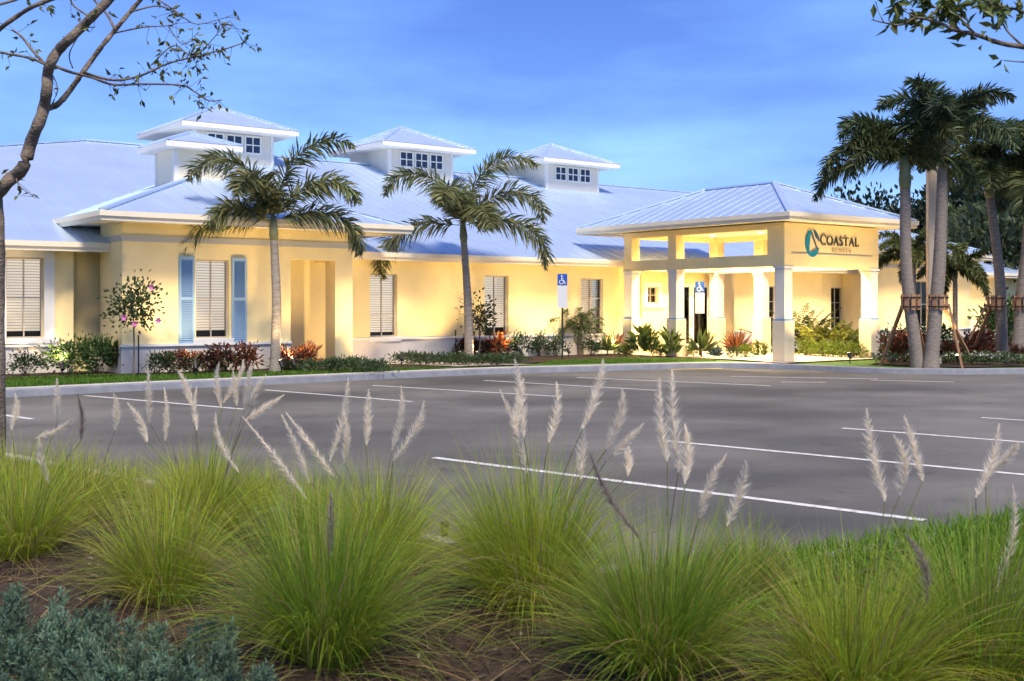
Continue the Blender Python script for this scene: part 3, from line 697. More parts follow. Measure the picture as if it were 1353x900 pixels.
def shrub_mesh(kind):
    Rn = RNG
    if kind == 'green':
        a = foliage_ball((0, 0, .42), (.50, .5, .42), 620, .13, .06, (.045, .095, .022), 20)
    elif kind == 'dark':
        a = foliage_ball((0, 0, .36), (.42, .42, .34), 520, .11, .05, (.028, .062, .020), 18)
    elif kind == 'croton':
        p1 = foliage_ball((0, 0, .30), (.30, .30, .30), 240, .18, .055, (.085, .028, .020), 12, var=.5, warm=.25)
        p2 = foliage_ball((0, 0, .24), (.30, .30, .24), 130, .17, .055, (.050, .060, .018), 10, var=.4); a = merge([p1, p2])
    elif kind == 'bronze':
        p1 = foliage_ball((0, 0, .32), (.36, .36, .32), 300, .17, .06, (.17, .050, .020), 12, var=.5, warm=.25)
        p2 = foliage_ball((0, 0, .26), (.36, .36, .26), 120, .15, .05, (.09, .07, .02), 10, var=.4); a = merge([p1, p2])
    elif kind == 'fire':
        p1 = foliage_ball((0, 0, .30), (.30, .30, .28), 220, .20, .065, (.48, .17, .05), 12, var=.5, warm=.3)
        p2 = foliage_ball((0, 0, .26), (.30, .30, .24), 130, .18, .06, (.12, .03, .02), 10, var=.4); a = merge([p1, p2])
    elif kind == 'lime':
        a = foliage_ball((0, 0, .26), (.42, .42, .26), 480, .15, .05, (.13, .19, .025), 18)
    elif kind == 'cover':
        a = foliage_ball((0, 0, .10), (.62, .45, .14), 560, .11, .035, (.055, .090, .035), 26, zmin=-.1)
    elif kind == 'flower':
        p1 = foliage_ball((0, 0, .14), (.40, .35, .16), 320, .10, .04, (.07, .12, .04), 18, zmin=-.1)
        p2 = foliage_ball((0, 0, .20), (.38, .33, .10), 70, .05, .05, (.7, .68, .6), 18, zmin=0, warm=.02); a = merge([p1, p2])
    elif kind == 'broad':
        n = 60; az = Rn.uniform(0, 6.28, n); h = Rn.uniform(.1, .75, n); P = np.stack([.08 * np.cos(az), .08 * np.sin(az), h], 1)
        D = np.stack([np.cos(az), np.sin(az), Rn.uniform(.2, 1.2, n)], 1); V, Fc = leaves_np(P, D, Rn.uniform(.35, .55, n), Rn.uniform(.09, .14, n)); a = (V, Fc, np.repeat(colour(n, (.110, .150, .035), .4), 4, 0))
    elif kind in ('sword', 'redsword', 'bluesword'):
        n = 56; az = Rn.uniform(0, 6.28, n); el = Rn.uniform(.15, 1.45, n)
        P = np.stack([.03 * np.cos(az), .03 * np.sin(az), np.full(n, .18 if kind != 'bluesword' else .05)], 1)
        D = np.stack([np.cos(az) * np.cos(el), np.sin(az) * np.cos(el), np.sin(el)], 1)
        base = {'sword': (.12, .155, .045), 'redsword': (.22, .085, .040), 'bluesword': (.11, .17, .16)}[kind]
        Lf = {'sword': .75, 'redsword': .72, 'bluesword': .42}[kind]; V, Fc = leaves_np(P, D, Lf * Rn.uniform(.7, 1.1, n), .075 if kind != 'bluesword' else .10); a = (V, Fc, np.repeat(colour(n, base, .35, .2), 4, 0))
        if kind != 'bluesword': a = merge([a, stems_np([(0, 0, 0)], [(0, 0, .25)], .04, (.12, .09, .06))])
    if kind in ('green', 'dark', 'croton', 'bronze', 'fire', 'lime'):
        n = 16; e_ = unit(n, .2) * [.28, .28, .4] + [0, 0, .12]; a = merge([a, stems_np(np.zeros((n, 3)) + RNG.normal(size=(n, 3)) * [.05, .05, 0], e_, .008, (.10, .075, .05))])
    return a
SH = {}
def shrub(kind, name, px, py, sc, label, cat, group=None, z=.15, rot=None, Y=None, T=None):
    if T is None and Y is None and px < 500 and py < 489: T = 25.2 if px < 160 else (24.15 if px < 340 else 23.95)
    if T is not None: Y = depth(s_at(px, T), T)
    vi = random.randint(0, 1); key = (kind, vi)
    if key not in SH:
        V, Fc, C = shrub_mesh(kind); o = link_mesh(name, V, Fc, M['leaf'], cols=C); SH[key] = o.data; bpy.data.objects.remove(o)
    o = bpy.data.objects.new(name, SH[key]); COL.objects.link(o)
    if Y is None: o.location = gnd(px, py, z)
    else: o.location = ((px - CX) / F * Y, Y, z)
    o.rotation_euler = (0, 0, random.uniform(0, 6.28) if rot is None else rot)
    o.scale = (sc, sc, sc) if not isinstance(sc, tuple) else sc
    return tag(o, label, cat, group)

# --- fronds / palms
def frond(base, az, el, L, droop, base_col, nn=44, leaf=.46, plum=True, lw=.042, twist=None):
    p = np.array(base, float); ds = L / nn; e = el; pts = []; dirs = []
    a = az
    for i in range(nn + 1):
        d = np.array([math.cos(a) * math.cos(e), math.sin(a) * math.cos(e), math.sin(e)]); pts.append(p.copy()); dirs.append(d); p = p + d * ds
        e -= droop * ds * ((0.12 + 1.76 * i / nn) if plum else (0.35 + 1.3 * i / nn))
    pts, dirs = np.array(pts), np.array(dirs); P, D, Ls = [], [], []
    side = np.array([-math.sin(a), math.cos(a), 0])
    for i in range(4, nn + 1):
        t = i / nn; ll = leaf * (1.0 - .55 * abs(t - .45) / .55) * (.55 if t > .93 else 1)
        up = np.cross(dirs[i], side)
        up = up if up[2] > 0 else -up
        for sgn in (-1, 1):
            for rep in range(4 if plum else 2):
                th = random.uniform(-1.0, .95) if plum else random.uniform(-.15, .2)
                P.append(pts[i]); D.append(side * sgn * math.cos(th) + up * math.sin(th) + dirs[i] * random.uniform(.40, .80) + np.array([0, 0, -.10])); Ls.append(ll * random.uniform(.8, 1.15))
    P, D, Ls = np.array(P), np.array(D), np.array(Ls)
    D /= np.linalg.norm(D, axis=1, keepdims=True); n = len(P)
    # two-segment leaflets that droop at the tip
    N = RNG.normal(size=(n, 3)); S = np.cross(D, N); S /= np.linalg.norm(S, axis=1, keepdims=True)
    m1 = P + D * Ls[:, None] * .5; tip = P + D * Ls[:, None] * .95 + np.array([0, 0, -1]) * Ls[:, None] * (.15 if plum else .22)
    V = np.stack([P + S * lw * .25, P - S * lw * .25, m1 + S * lw * .5, m1 - S * lw * .5, tip], 1).reshape(-1, 3); i = np.arange(n)[:, None] * 5
    Fc = np.concatenate([i + [0, 1, 3], i + [0, 3, 2], i + [2, 3, 4]], 1).reshape(-1, 3)
    leafp = (V, Fc, np.repeat(colour(n, base_col, .35, .2), 5, 0))
    rach = stems_np(pts[:-1], pts[1:], .014, (.16, .15, .07))
    return merge([leafp, rach])
def ringed_trunk(P, r, k=12, step=.11):
    """tapered palm trunk with shallow leaf-scar rings"""
    L = [Vector(p) for p in P]; out, rad = [], []
    tot = sum((L[i + 1] - L[i]).length for i in range(len(L) - 1)); n = max(8, int(tot / step * 2))
    for i in range(n + 1):
        t = i / n * (len(L) - 1); a = min(int(t), len(L) - 2); f = t - a; p0, p1, p2, p3 = L[max(a - 1, 0)], L[a], L[a + 1], L[min(a + 2, len(L) - 1)]
        out.append(.5 * ((2 * p1) + (p2 - p0) * f + (2 * p0 - 5 * p1 + 4 * p2 - p3) * f * f + (3 * p1 - p0 - 3 * p2 + p3) * f ** 3))
        rr = r[0] + (r[1] - r[0]) * (i / n) ** .8; rr *= 1 + (.25 * max(0, 1 - i / n * 9)); rad.append(rr * (1.03 if i % 2 else .975))
    m_ = MB('w'); m_.tube(out, rad, k); return m_
def palm(name, base, top, fr, label, group, rad=(.13, .085), shaft=.55, lean=0.0, leaf=.42, col=(.055, .085, .025), trunkm='palmbark', mid=None, plum=True, spear=True):
    if name == 'royal_palm': trunkm = 'royalbark'; spear = False
    base, top = Vector(base), Vector(top); root = thing(name, base, label, 'palm tree', group)
    mid_ = (base + top) / 2 + Vector((lean, 0, 0)) if mid is None else Vector(mid)
    ringed_trunk([base - Vector((0, 0, .1)), mid_, top], rad).build('trunk', M[trunkm], root, smooth=True)
    d = (top - mid_).normalized(); cs = top + d * shaft
    MB('w').tube([top, top + d * shaft * .25, top + d * shaft * .7, cs], [rad[1] * 1.02, rad[1] * 1.25, rad[1] * 1.0, rad[1] * .5], 12).build('crownshaft', M['shaft'], root, smooth=True)
    parts = []
    for (az, el, L, dr) in fr: parts.append(frond(cs - d * .12, R(az + random.uniform(-6, 6)), R(el), L, dr, np.array(col) * random.uniform(.8, 1.25), leaf=leaf, plum=plum))
    if spear: parts.append(stems_np([cs], [cs + Vector((.02, 0, 1.15))], .012, (.10, .13, .04)))
    V, Fc, C = merge(parts); link_mesh('crown', V, Fc, M['leaf'], root, cols=C)
    return root

gp = 'feather palms in front of the facade'
b1 = st(s_at(363, 23.75), 23.75, .15); Y1 = b1[1]
palm('palm_tree', b1, at(362, 318, Y1), [(178, 74, 2.9, .90), (6, 82, 2.95, .70), (-4, 56, 2.5, .95), (3, 20, 2.5, .88), (177, 12, 2.85, .74), (-112, 68, 2.0, 1.3), (-150, 30, 1.7, 1.2), (120, 70, 1.8, 1.1)],
     'feather palm growing beside the blue shuttered window, fronds over the shutters', gp, lean=.05, leaf=.72, col=(.150, .165, .066))
b2 = gnd(620, 478, .15); Y2 = b2[1]
palm('palm_tree', b2, at(613, 320, Y2), [(178, 70, 3.0, .88), (8, 80, 3.1, .70), (2, 52, 2.9, .92), (174, 8, 3.05, .72), (-14, 14, 2.95, .74), (-108, 64, 2.1, 1.2), (-60, 36, 1.9, 1.2), (100, 58, 1.9, 1.0)],
     'feather palm growing between the two main facade windows, small bushy tree at its foot', gp, lean=.03, leaf=.76, col=(.150, .165, .066))
gr = 'tall palms braced with timber'
def rp_(px, py, dz=.15): return gnd(px, py, dz)
crown = lambda n, L, dr, e0=78, e1=-8, a0=0: [(a0 + k * 137.5, e0 + (e1 - e0) * k / (n - 1), L * random.uniform(.85, 1.1), dr * random.uniform(.85, 1.15)) for k in range(n)]
q = rp_(1214, 484.5); palm('royal_palm', q, at(1196, 250, q[1]), [(180, 62, 2.1, 1.1), (172, 30, 2.4, .95), (165, 8, 2.5, .65), (-160, 45, 2.0, 1.1)] + crown(6, 2.1, 1.0, 78, 12, 20),
     'leftmost tall palm next to the porch, trunk leaning left with a timber brace', gr, rad=(.165, .12), shaft=.8, lean=-.12, leaf=.62, col=(.066, .092, .034)); RP1 = q
q = rp_(1229, 485); palm('royal_palm', q, at(1246, 222, q[1]), [(100, 82, 2.0, .7), (150, 70, 2.2, 1.0), (20, 72, 2.1, 1.0)] + crown(8, 2.0, .95, 80, 12, 200),
     'tallest palm in the group, trunk leaning right beside the tan pole', gr, rad=(.185, .125), shaft=.8, lean=.06, leaf=.62, col=(.050, .076, .034)); RP2 = q
q = rp_(1324, 478); palm('royal_palm', q, at(1308, 262, q[1]), [(95, 84, 2.4, .6), (40, 74, 2.3, .8)] + crown(8, 2.2, .95, 80, 10, 10),
     'slim palm right of the low hip roof, timber brace on its left', gr, rad=(.165, .11), shaft=.8, lean=.10, leaf=.62, col=(.068, .095, .034)); RP3 = q
q = rp_(1342, 480); palm('royal_palm', q, at(1362, 270, q[1]), [(170, 78, 2.2, .8)] + crown(10, 2.3, 1.0, 78, 5, 77),
     'rightmost palm of the group, cut by the picture edge', gr, rad=(.165, .12), shaft=.8, lean=.0, leaf=.62, col=(.076, .100, .034)); RP4 = q

# timber braces
def brace(q, px_tr, Y, feet, label):
    zc = 1.72; c = at(px_tr, 410, Y); c.z = zc; root = thing('timber_brace', (q[0], q[1], .15), label, 'brace', 'timber braces on palm trunks')
    st_ = MB('w')
    for k in range(8):
        a = 2 * math.pi * k / 8; st_.bar((c.x + .2 * math.cos(a), c.y + .2 * math.sin(a), zc - .2), (c.x + .2 * math.cos(a), c.y + .2 * math.sin(a), zc + .17), .10, .035, Vector((math.cos(a), math.sin(a), 0)))
    st_.build('batten_collar', M['timber'], root)
    rg = MB('w')
    for dz in (-.12, .1): rg.tube([(c.x + .235 * math.cos(a), c.y + .235 * math.sin(a), zc + dz) for a in [2 * math.pi * k / 16 for k in range(17)]], .012, 5)
    rg.build('strap', M['black'], root)
    for (fx, fy) in feet:
        g_ = gnd(fx, fy, .15); d = Vector((g_[0] - c.x, g_[1] - c.y, 0)).normalized()
        MB('w').bar((c.x + d.x * .23, c.y + d.y * .23, zc - .06), (g_[0], g_[1], .10), .09, .05).build('brace_post', M['timber'], root)
brace(RP1, 1203, RP1[1], [(1163, 482), (1225, 478.5)], 'timber brace on the leftmost tall palm, post running down to the porch column')
brace(RP2, 1240, RP2[1], [(1272, 485.5), (1287, 480)], 'timber brace with two crossing posts on the tallest palm')
brace(RP3, 1316, RP3[1], [(1266, 477), (1281, 474)], 'timber brace leaning left from the slim palm')
brace(RP4, 1350, RP4[1], [(1392, 482), (1375, 476)], 'timber brace on the rightmost palm at the picture edge')

# small palms
q = Vector((*[((1207 - CX) / F * 36), 36], .15)); palm('palm_tree', q, (q.x, q.y, 2.9), crown(12, 1.7, 1.1, 70, -10, 15), 'low palm behind the leftmost braced trunk, against the right wing', 'low palms by the right wing', rad=(.10, .07), shaft=.4, leaf=.36, col=(.10, .12, .03))
q = Vector((((1262 - CX) / F * 37), 37, .15)); palm('palm_tree', q, (q.x, q.y, 2.5), crown(11, 1.5, 1.1, 65, -15, 60), 'low palm between the braced palms, right of the tan pole', 'low palms by the right wing', rad=(.10, .07), shaft=.4, leaf=.36, col=(.09, .11, .03))
q = Vector((((1270 - CX) / F * 62), 62, .1)); palm('palm_tree', q, (q.x, q.y, 5.4), crown(22, 2.2, 1.0, 80, -20, 0), 'round bushy palm rising behind the low hip roof', None, rad=(.16, .12), shaft=.5, leaf=.7, col=(.09, .12, .05))
# pygmy date palm: two trunks
q = gnd(760, 468.5, .15); pr = thing('pygmy_date_palm', q, 'pygmy date palm with two short trunks behind the accessible sign', 'palm tree')
for (dx, tx, tz) in ((-.16, -.36, .95), (.16, .10, .90)):
    m_ = ringed_trunk([(q[0] + dx, q[1], .1), (q[0] + (dx + tx) / 2, q[1], .55), (q[0] + tx, q[1], tz)], (.11, .10), step=.07); m_.build('trunk', M['bark'], pr)
    V, Fc, C = merge([frond((q[0] + tx, q[1], tz), R(k * 137.5), R(70 - k * 4.6), .95 * random.uniform(.85, 1.1), 1.5, (.080, .105, .030), nn=20, leaf=.20, lw=.018) for k in range(17)])
    link_mesh('crown', V, Fc, M['leaf'], pr, cols=C)
# areca clumps under the porch
def areca(px, Y, h, n, label, col=(.22, .25, .035)):
    x = (px - CX) / F * Y; root = thing('areca_palm', (x, Y, .15), label, 'palm plant', 'areca palms behind the porch')
    V, Fc, C = merge([frond((x + random.uniform(-.12, .12), Y + random.uniform(-.12, .12), .15), R(k * 137.5), R(random.uniform(50, 85)), h * random.uniform(.75, 1.1), .9 / h, col, nn=22, leaf=.30, lw=.035, plum=False) for k in range(n)])
    link_mesh('foliage', V, Fc, M['leaf'], root, cols=C)
areca(1062, 37.5, 1.75, 14, 'taller dark areca palm between the front porch columns, next to the left one', (.09, .13, .03))
areca(1078, 35.5, 1.35, 14, 'yellow green areca palm in the middle between the front porch columns')
areca(1104, 35.0, 1.15, 12, 'low yellow green areca palm by the right front porch column')
areca(1124, 36.0, 1.05, 10, 'small areca palm touching the right front porch column')
areca(1028, 36.5, 1.3, 10, 'areca palm seen between the two left porch columns', (.14, .17, .03))

# --- shrubs along the facade
gC = 'dark red shrubs along the facade'; gG = 'green shrubs along the facade'
shrub('dark', 'shrub', 33, 488, .72, 'low dark green shrub under the left grey framed window', 'shrub', gG)
shrub('green', 'shrub', 93, 488.5, .92, 'full bright green shrub at the left of the pair beneath the yellow wall', 'shrub', gG)
shrub('green', 'shrub', 128, 488.5, .88, 'full bright green shrub at the right of the pair beneath the yellow wall', 'shrub', gG)
shrub('broad', 'shrub', 154, 488.5, .72, 'loose leafy plant between the green shrubs and the pink hibiscus tree', 'shrub', gG)
shrub('dark', 'shrub', 207, 488, .70, 'dark green shrub just right of the pink hibiscus tree', 'shrub', gG)
shrub('croton', 'croton_shrub', 232, 487.5, .80, 'dark red shrub under the left blue shutter', 'shrub', gC)
shrub('croton', 'croton_shrub', 254, 487, .78, 'dark red shrub under the gap left of the shuttered window', 'shrub', gC)
shrub('croton', 'croton_shrub', 277, 486.5, .76, 'dark red shrub under the middle of the shuttered window', 'shrub', gC)
shrub('croton', 'croton_shrub', 298, 486, .90, 'taller dark red shrub under the right edge of the shuttered window', 'shrub', gC)
shrub('bronze', 'croton_shrub', 325, 486, .82, 'bronze red shrub under the right blue shutter', 'shrub', gC)
shrub('croton', 'croton_shrub', 377, 482, .85, 'dark red shrub touching the right of the left palm trunk', 'shrub', gC)
shrub('fire', 'croton_shrub', 401, 483, .92, 'flame orange shrub lit by a ground lamp beside the left palm', 'shrub')
for k, (px, py, s_, lab) in enumerate(((392, 489, .9, 'low spreading green plant below the flame orange shrub near the left palm'), (428, 490, 1.0, 'low spreading green plant before the recessed side door'), (462, 490, 1.05, 'low spreading green plant before the side door pillar'), (494, 491, .9, 'low spreading green plant ending at the tan footpath'))):
    shrub('cover', 'ground_cover_plant', px, py, s_, lab, 'plant', 'low plants by the side door')  # low spreading ground-cover plants rather than shrubs
shrub('dark', 'shrub', 506, 474, .85, 'dark green shrub under the lit window by the side door', 'shrub', gG)
shrub('bronze', 'croton_shrub', 531, 473, .80, 'round bronze shrub right of the lit window', 'shrub', gC)
shrub('croton', 'croton_shrub', 556, 473, .92, 'dark red shrub on bare wall, second left of the right palm', 'shrub', gC)
shrub('croton', 'croton_shrub', 578, 473, 1.02, 'largest dark red shrub, next left of the right palm', 'shrub', gC)
shrub('croton', 'croton_shrub', 604, 474, .86, 'dark red shrub touching the left of the right palm trunk', 'shrub', gC)
shrub('croton', 'croton_shrub', 634, 474, .85, 'dark red shrub at the foot of the small bushy tree', 'shrub', gC)
shrub('fire', 'croton_shrub', 656, 473.5, 1.0, 'flame orange shrub lit by a ground lamp beside the right palm', 'shrub')
shrub('dark', 'shrub', 684, 473, .92, 'upright dark green shrub right of the flame orange shrub by the right palm', 'shrub', gG)
for px, py, s_, lab in ((542, 480, 1.0, 'low grey green plant in front of the round bronze shrub'), (572, 482, 1.0, 'low grey green plant in front of the largest dark red shrub'), (602, 482.5, 1.0, 'low grey green plant left of the right palm foot'), (640, 482.5, 1.0, 'low grey green plant right of the right palm foot'), (670, 481, .95, 'low grey green plant at the edge of the right lawn')):
    shrub('cover', 'ground_cover_plant', px, py, s_, lab, 'plant', 'low plants around the right palm')
for px, s_, lab in ((712, .85, 'dark green shrub left of the first accessible sign'), (735, .80, 'dark green shrub right behind the first accessible sign post'), (781, .75, 'dark green shrub at the right trunk of the pygmy date palm')):
    shrub('dark', 'shrub', px, 470.5, s_, lab, 'shrub', gG)
shrub('sword', 'spiky_plant', 803, 470, .80, 'spiky yellow green plant under the rightmost facade window', 'plant')
shrub('redsword', 'spiky_plant', 812, 469, .85, 'red leaved spiky plant by the downspout', 'plant')
shrub('lime', 'shrub', 826, 470.5, .55, 'small yellow green shrub at the foot of the downspout', 'shrub', gG)
shrub('broad', 'leafy_plant', 846, 471, .95, 'tall broad leaved plant below the small square window', 'plant')
shrub('broad', 'leafy_plant', 859, 471, .82, 'broad leaved plant right of the tall one below the small square window', 'plant')
shrub('broad', 'leafy_plant', 887, 472, .85, 'broad leaved plant hiding the foot of the left porch column', 'plant')
shrub('lime', 'shrub', 872, 471.5, .5, 'low lime shrub between the broad leaved plants', 'shrub', gG)
shrub('sword', 'spiky_plant', 927, 472, .95, 'big spiky green plant around the second accessible sign post', 'plant')
shrub('bluesword', 'agave', 946, 472.5, .85, 'blue grey agave right of the second accessible sign', 'plant')
shrub('lime', 'shrub', 908, 471, .55, 'small lime shrub left of the spiky plant by the porch', 'shrub', gG)
shrub('redsword', 'spiky_plant', 973, 471, .95, 'tall red leaved spiky plant between the porch columns', 'plant')
shrub('lime', 'shrub', 986, 472, .62, 'lime shrub right of the red spiky plant', 'shrub', gG)
shrub('dark', 'shrub', 966, 473, .45, 'small dark shrub at the foot of the red spiky plant', 'shrub', gG)
shrub('broad', 'leafy_plant', 1006, 473, .50, 'small leafy plant at the foot of the middle porch column', 'plant')
for px, Y, s_, lab in ((1066, 33.8, .75, 'low lime shrub behind the left front porch column'), (1088, 33.2, .72, 'low lime shrub in the middle below the areca palms'), (1110, 32.8, .75, 'low lime shrub left of the right front porch column'), (1128, 32.4, .70, 'lime shrub touching the right front porch column')):
    shrub('lime', 'shrub', px, 0, s_, lab, 'shrub', 'lime shrubs under the porch', Y=Y)
for px, Y, s_, k, lab in ((1180, 30.2, .95, 'bronze', 'bronze shrub right of the porch corner column'), (1196, 30.4, 1.0, 'bronze', 'bronze shrub left of the leftmost braced trunk'), (1251, 29.6, .85, 'croton', 'dark red shrub under the crossing brace posts'), (1237, 29.8, .80, 'croton', 'dark red shrub at the foot of the tallest palm'), (1268, 30.4, .85, 'croton', 'dark red shrub right of the crossing brace posts'), (1286, 31.8, 1.0, 'bronze', 'bronze shrub left of the slim palm'), (1302, 32.2, 1.05, 'bronze', 'tall bronze shrub touching the slim palm trunk'), (1349, 29.2, .7, 'croton', 'dark red shrub at the foot of the rightmost palm'), (1218, 32.5, .9, 'bronze', 'bronze shrub between the two left braced trunks')):
    shrub(k, 'croton_shrub', px, 0, s_, lab, 'shrub', 'red shrubs under the braced palms', Y=Y)
for px, Y, lab in ((1170, 28.7, 'low white flowered plant by the leftmost brace post'), (1212, 28.9, 'low white flowered plant between the two left braced trunks'), (1258, 28.6, 'low white flowered plant by the crossing brace posts'), (1292, 28.7, 'low white flowered plant in front of the bronze shrubs'), (1312, 28.6, 'low white flowered plant in front of the slim palm'), (1336, 28.4, 'low white flowered plant at the right picture edge')):
    shrub('flower', 'flowering_plant', px, 0, .9, lab, 'plant', 'white flowered plants in the palm bed', Y=Y)  # low flowering plants rather than shrubs
for px, Y, s_, lab in ((1342, 36, 1.9, 'tall green shrub behind the rightmost palm'), (1228, 34, 1.2, 'green shrub behind the tan pole'), (1334, 42, 2.0, 'tall green shrub past the end of the right wing'), (1180, 36, 1.0, 'green shrub against the right wing beside the porch')):
    shrub('green', 'shrub', px, 0, s_, lab, 'shrub', 'green shrubs by the right wing', Y=Y)

# --- standard trees by the wall
def small_tree(name, px, py, zc, rad, n, leaf, base, label, flowers=0, trunk_r=.022):
    q = gnd(px, py, .15) if px > 400 else st(s_at(px, 24.0), 24.0, .15); root = thing(name, q, label, 'tree'); m_ = MB('w')
    m_.tube([(q[0], q[1], .1), (q[0] + .02, q[1], zc * .5), (q[0], q[1], zc - .1)], [trunk_r, trunk_r * .85, trunk_r * .7], 8)
    for k in range(7):
        u = unit(1, 0)[0]; m_.tube([(q[0], q[1], zc - .25), (q[0] + u[0] * rad[0] * .6, q[1] + u[1] * rad[1] * .6, zc + u[2] * rad[2] * .7)], [trunk_r * .6, trunk_r * .25], 5)
    m_.build('trunk', M['bark'], root)
    V, Fc, C = foliage_ball((q[0], q[1], zc), rad, n, leaf, leaf * .55, base, 26, zmin=-.9, var=.4); link_mesh('crown', V, Fc, M['leaf'], root, cols=C)
    for k in range(flowers):
        fx, fy, fz = (( -.05, -.42, -.28), (.50, -.2, .42), (.18, -.38, -.42), (.62, -.1, -.35), (-.2, -.3, .4))[k]
        fz *= .9; c = Vector((q[0] + fx * rad[0] / .6, q[1] + fy, zc + fz)); az = np.arange(6) * 1.047
        V, Fc = leaves_np(np.tile(c, (6, 1)), np.stack([np.cos(az), np.full(6, -.5), np.sin(az)], 1), .085, .06, N=np.tile([0, -1, 0.01], (6, 1)))
        link_mesh('flower', V, Fc, M['pink'], root)
    return root
small_tree('hibiscus_tree', 176, 488, 1.62, (.55, .5, .55), 720, .11, (.050, .080, .028), 'small round hibiscus tree with pink flowers on the lawn by the yellow wall', 4)
q = st(s_at(183, 24.0), 24.0, .15); MBs = MB('w'); MBs.tube([(q[0], q[1], .05), (q[0], q[1], 1.0)], .016, 8); tag(MBs.build('garden_stake', M['black']), 'thin dark garden stake beside the pink hibiscus tree trunk', 'stake')
small_tree('bushy_tree', 633, 475, 1.35, (.42, .4, .62), 460, .11, (.035, .055, .022), 'small dark bushy tree right of the right palm trunk', 0)
q = gnd(602, 474, .15); MBs = MB('w'); MBs.tube([(q[0], q[1], .05), (q[0], q[1], .95)], .016, 8); tag(MBs.build('garden_stake', M['black']), 'thin dark garden stake left of the right palm trunk', 'stake')

# --- trees beyond the right wing
def far_tree(px, Y, h, rad, base, label, n=2600):
    x = (px - CX) / F * Y; root = thing('background_tree', (x, Y, 0), label, 'tree', 'trees beyond the right wing'); m_ = MB('w')
    zc = h - rad[2] * .8; m_.tube([(x, Y, -.1), (x + .2, Y, zc * .5), (x, Y, zc)], [.28, .2, .12], 8)
    for k in range(9):
        u = unit(1, -.2)[0]; m_.tube([(x, Y, zc * (.5 + .05 * k)), (x + u[0] * rad[0] * .7, Y + u[1] * rad[1] * .7, zc + u[2] * rad[2] * .6)], [.09, .03], 5)
    m_.build('trunk', M['bark'], root)
    V, Fc, C = foliage_ball((x, Y, zc), rad, n, .55, .30, base, 42, zmin=-.9, var=.35); link_mesh('crown', V, Fc, M['leaf'], root, cols=C)
for (px, Y, h, rad, base, lab) in (
    (1150, 92, 9.7, (3.6, 3.6, 2.4), (.020, .036, .020), 'dark distant tree showing just over the porch roof edge'),
    (1196, 84, 8.5, (3.0, 3.0, 2.8), (.018, .034, .020), 'dark distant tree behind the leftmost braced palm'),
    (1238, 80, 9.0, (3.4, 3.4, 3.4), (.020, .036, .022), 'dark distant tree behind the tan pole'),
    (1280, 78, 9.7, (3.4, 3.4, 4.0), (.022, .040, .022), 'dark distant tree over the round bushy palm'),
    (1322, 76, 9.6, (3.4, 3.4, 4.2), (.018, .034, .020), 'dark distant tree right of the slim palm'),
    (1362, 72, 9.6, (3.4, 3.4, 4.2), (.020, .038, .020), 'dark distant tree at the right picture edge'),
    (1318, 52, 5.2, (2.0, 2.0, 2.2), (.050, .070, .030), 'lower green tree past the end of the right wing'),
    (1402, 70, 9.0, (3.6, 3.6, 4.0), (.020, .038, .020), 'dark distant tree beyond the right picture edge')):
    far_tree(px, Y, h, rad, base, lab)

# --- big foreground tree at the left: limbs traced in 3-D at about nine metres
def limb(m_, P, r0, r1, Y0, dy=0.0, k=8):
    L = smooth_line([(p[0], p[1]) for p in P], 5); n = len(L); ph = random.uniform(0, 6)
    pts = [at(p.x, p.y, Y0 + dy * i / n + .03 * math.sin(ph + i * .9)) for i, p in enumerate(L)]
    m_.tube(pts, [(r0 + (r1 - r0) * (i / (n - 1)) ** .8) * (1 + .05 * math.sin(i * 2.1 + ph)) for i in range(n)], k); return pts
LT = thing('foreground_tree', (-4.02, 9.0, .13), 'sparse leafed foreground tree with twisting bare limbs at the left picture edge', 'tree')
tm = MB('w'); Y0 = 9.0; ends = []
limb(tm, [(-6, 690), (-4, 560), (-5, 420), (-4, 320), (-7, 255)], .070, .056, Y0, k=10)
ends += limb(tm, [(-9, 262), (10, 240), (30, 222), (42, 185), (56, 150), (62, 118), (64, 92), (76, 68), (98, 46), (122, 22), (150, -6), (190, -50)], .056, .030, Y0, -.3, 10)
ends += limb(tm, [(60, 144), (76, 138), (92, 120), (112, 92), (134, 62), (152, 40), (170, 18), (196, -12)], .026, .017, Y0, .5)
twig = []
for P, r0, r1, dy in (
    ([(-30, 66), (0, 38), (22, 22), (45, 8), (82, -6)], .022, .016, -.4), ([(66, 92), (44, 68), (28, 48), (16, 40)], .014, .008, .3), ([(-20, 66), (10, 71), (40, 77), (66, 88)], .010, .011, -.2),
    ([(70, 86), (92, 95), (120, 102), (150, 112), (190, 111), (240, 113), (258, 122), (276, 133), (294, 132)], .014, .004, .5), ([(110, 96), (150, 106), (186, 100), (222, 84), (262, 74), (300, 64), (326, 55)], .012, .004, -.4),
    ([(152, 40), (142, 20), (126, 2), (110, -20)], .012, .008, .3), ([(150, 44), (190, 36), (222, 34), (234, 30)], .007, .003, -.3), ([(172, 16), (210, 8), (240, 22), (262, 32), (302, 22)], .008, .003, .4),
    ([(200, 86), (230, 60), (258, 74), (300, 30), (306, 34)], .006, .003, -.2), ([(118, 22), (96, 6), (92, -14)], .010, .006, .2), ([(62, 150), (76, 120), (70, 100)], .006, .004, .1), ([(96, 90), (92, 70), (110, 40), (126, 36)], .006, .003, -.2),
    ([(222, 34), (240, 58), (256, 52)], .005, .002, .2), ([(240, 22), (226, 10), (196, -8)], .006, .004, .1), ([(30, 222), (22, 232), (26, 246), (48, 262)], .006, .003, -.2), ([(-20, 10), (20, 0), (60, -20)], .012, .01, .2)):
    twig.append(limb(tm, P, r0, r1, Y0, dy, 6))
tm.build('trunk', M['bark'], LT, smooth=True)
lp, ldir, stp0, stp1 = [], [], [], []
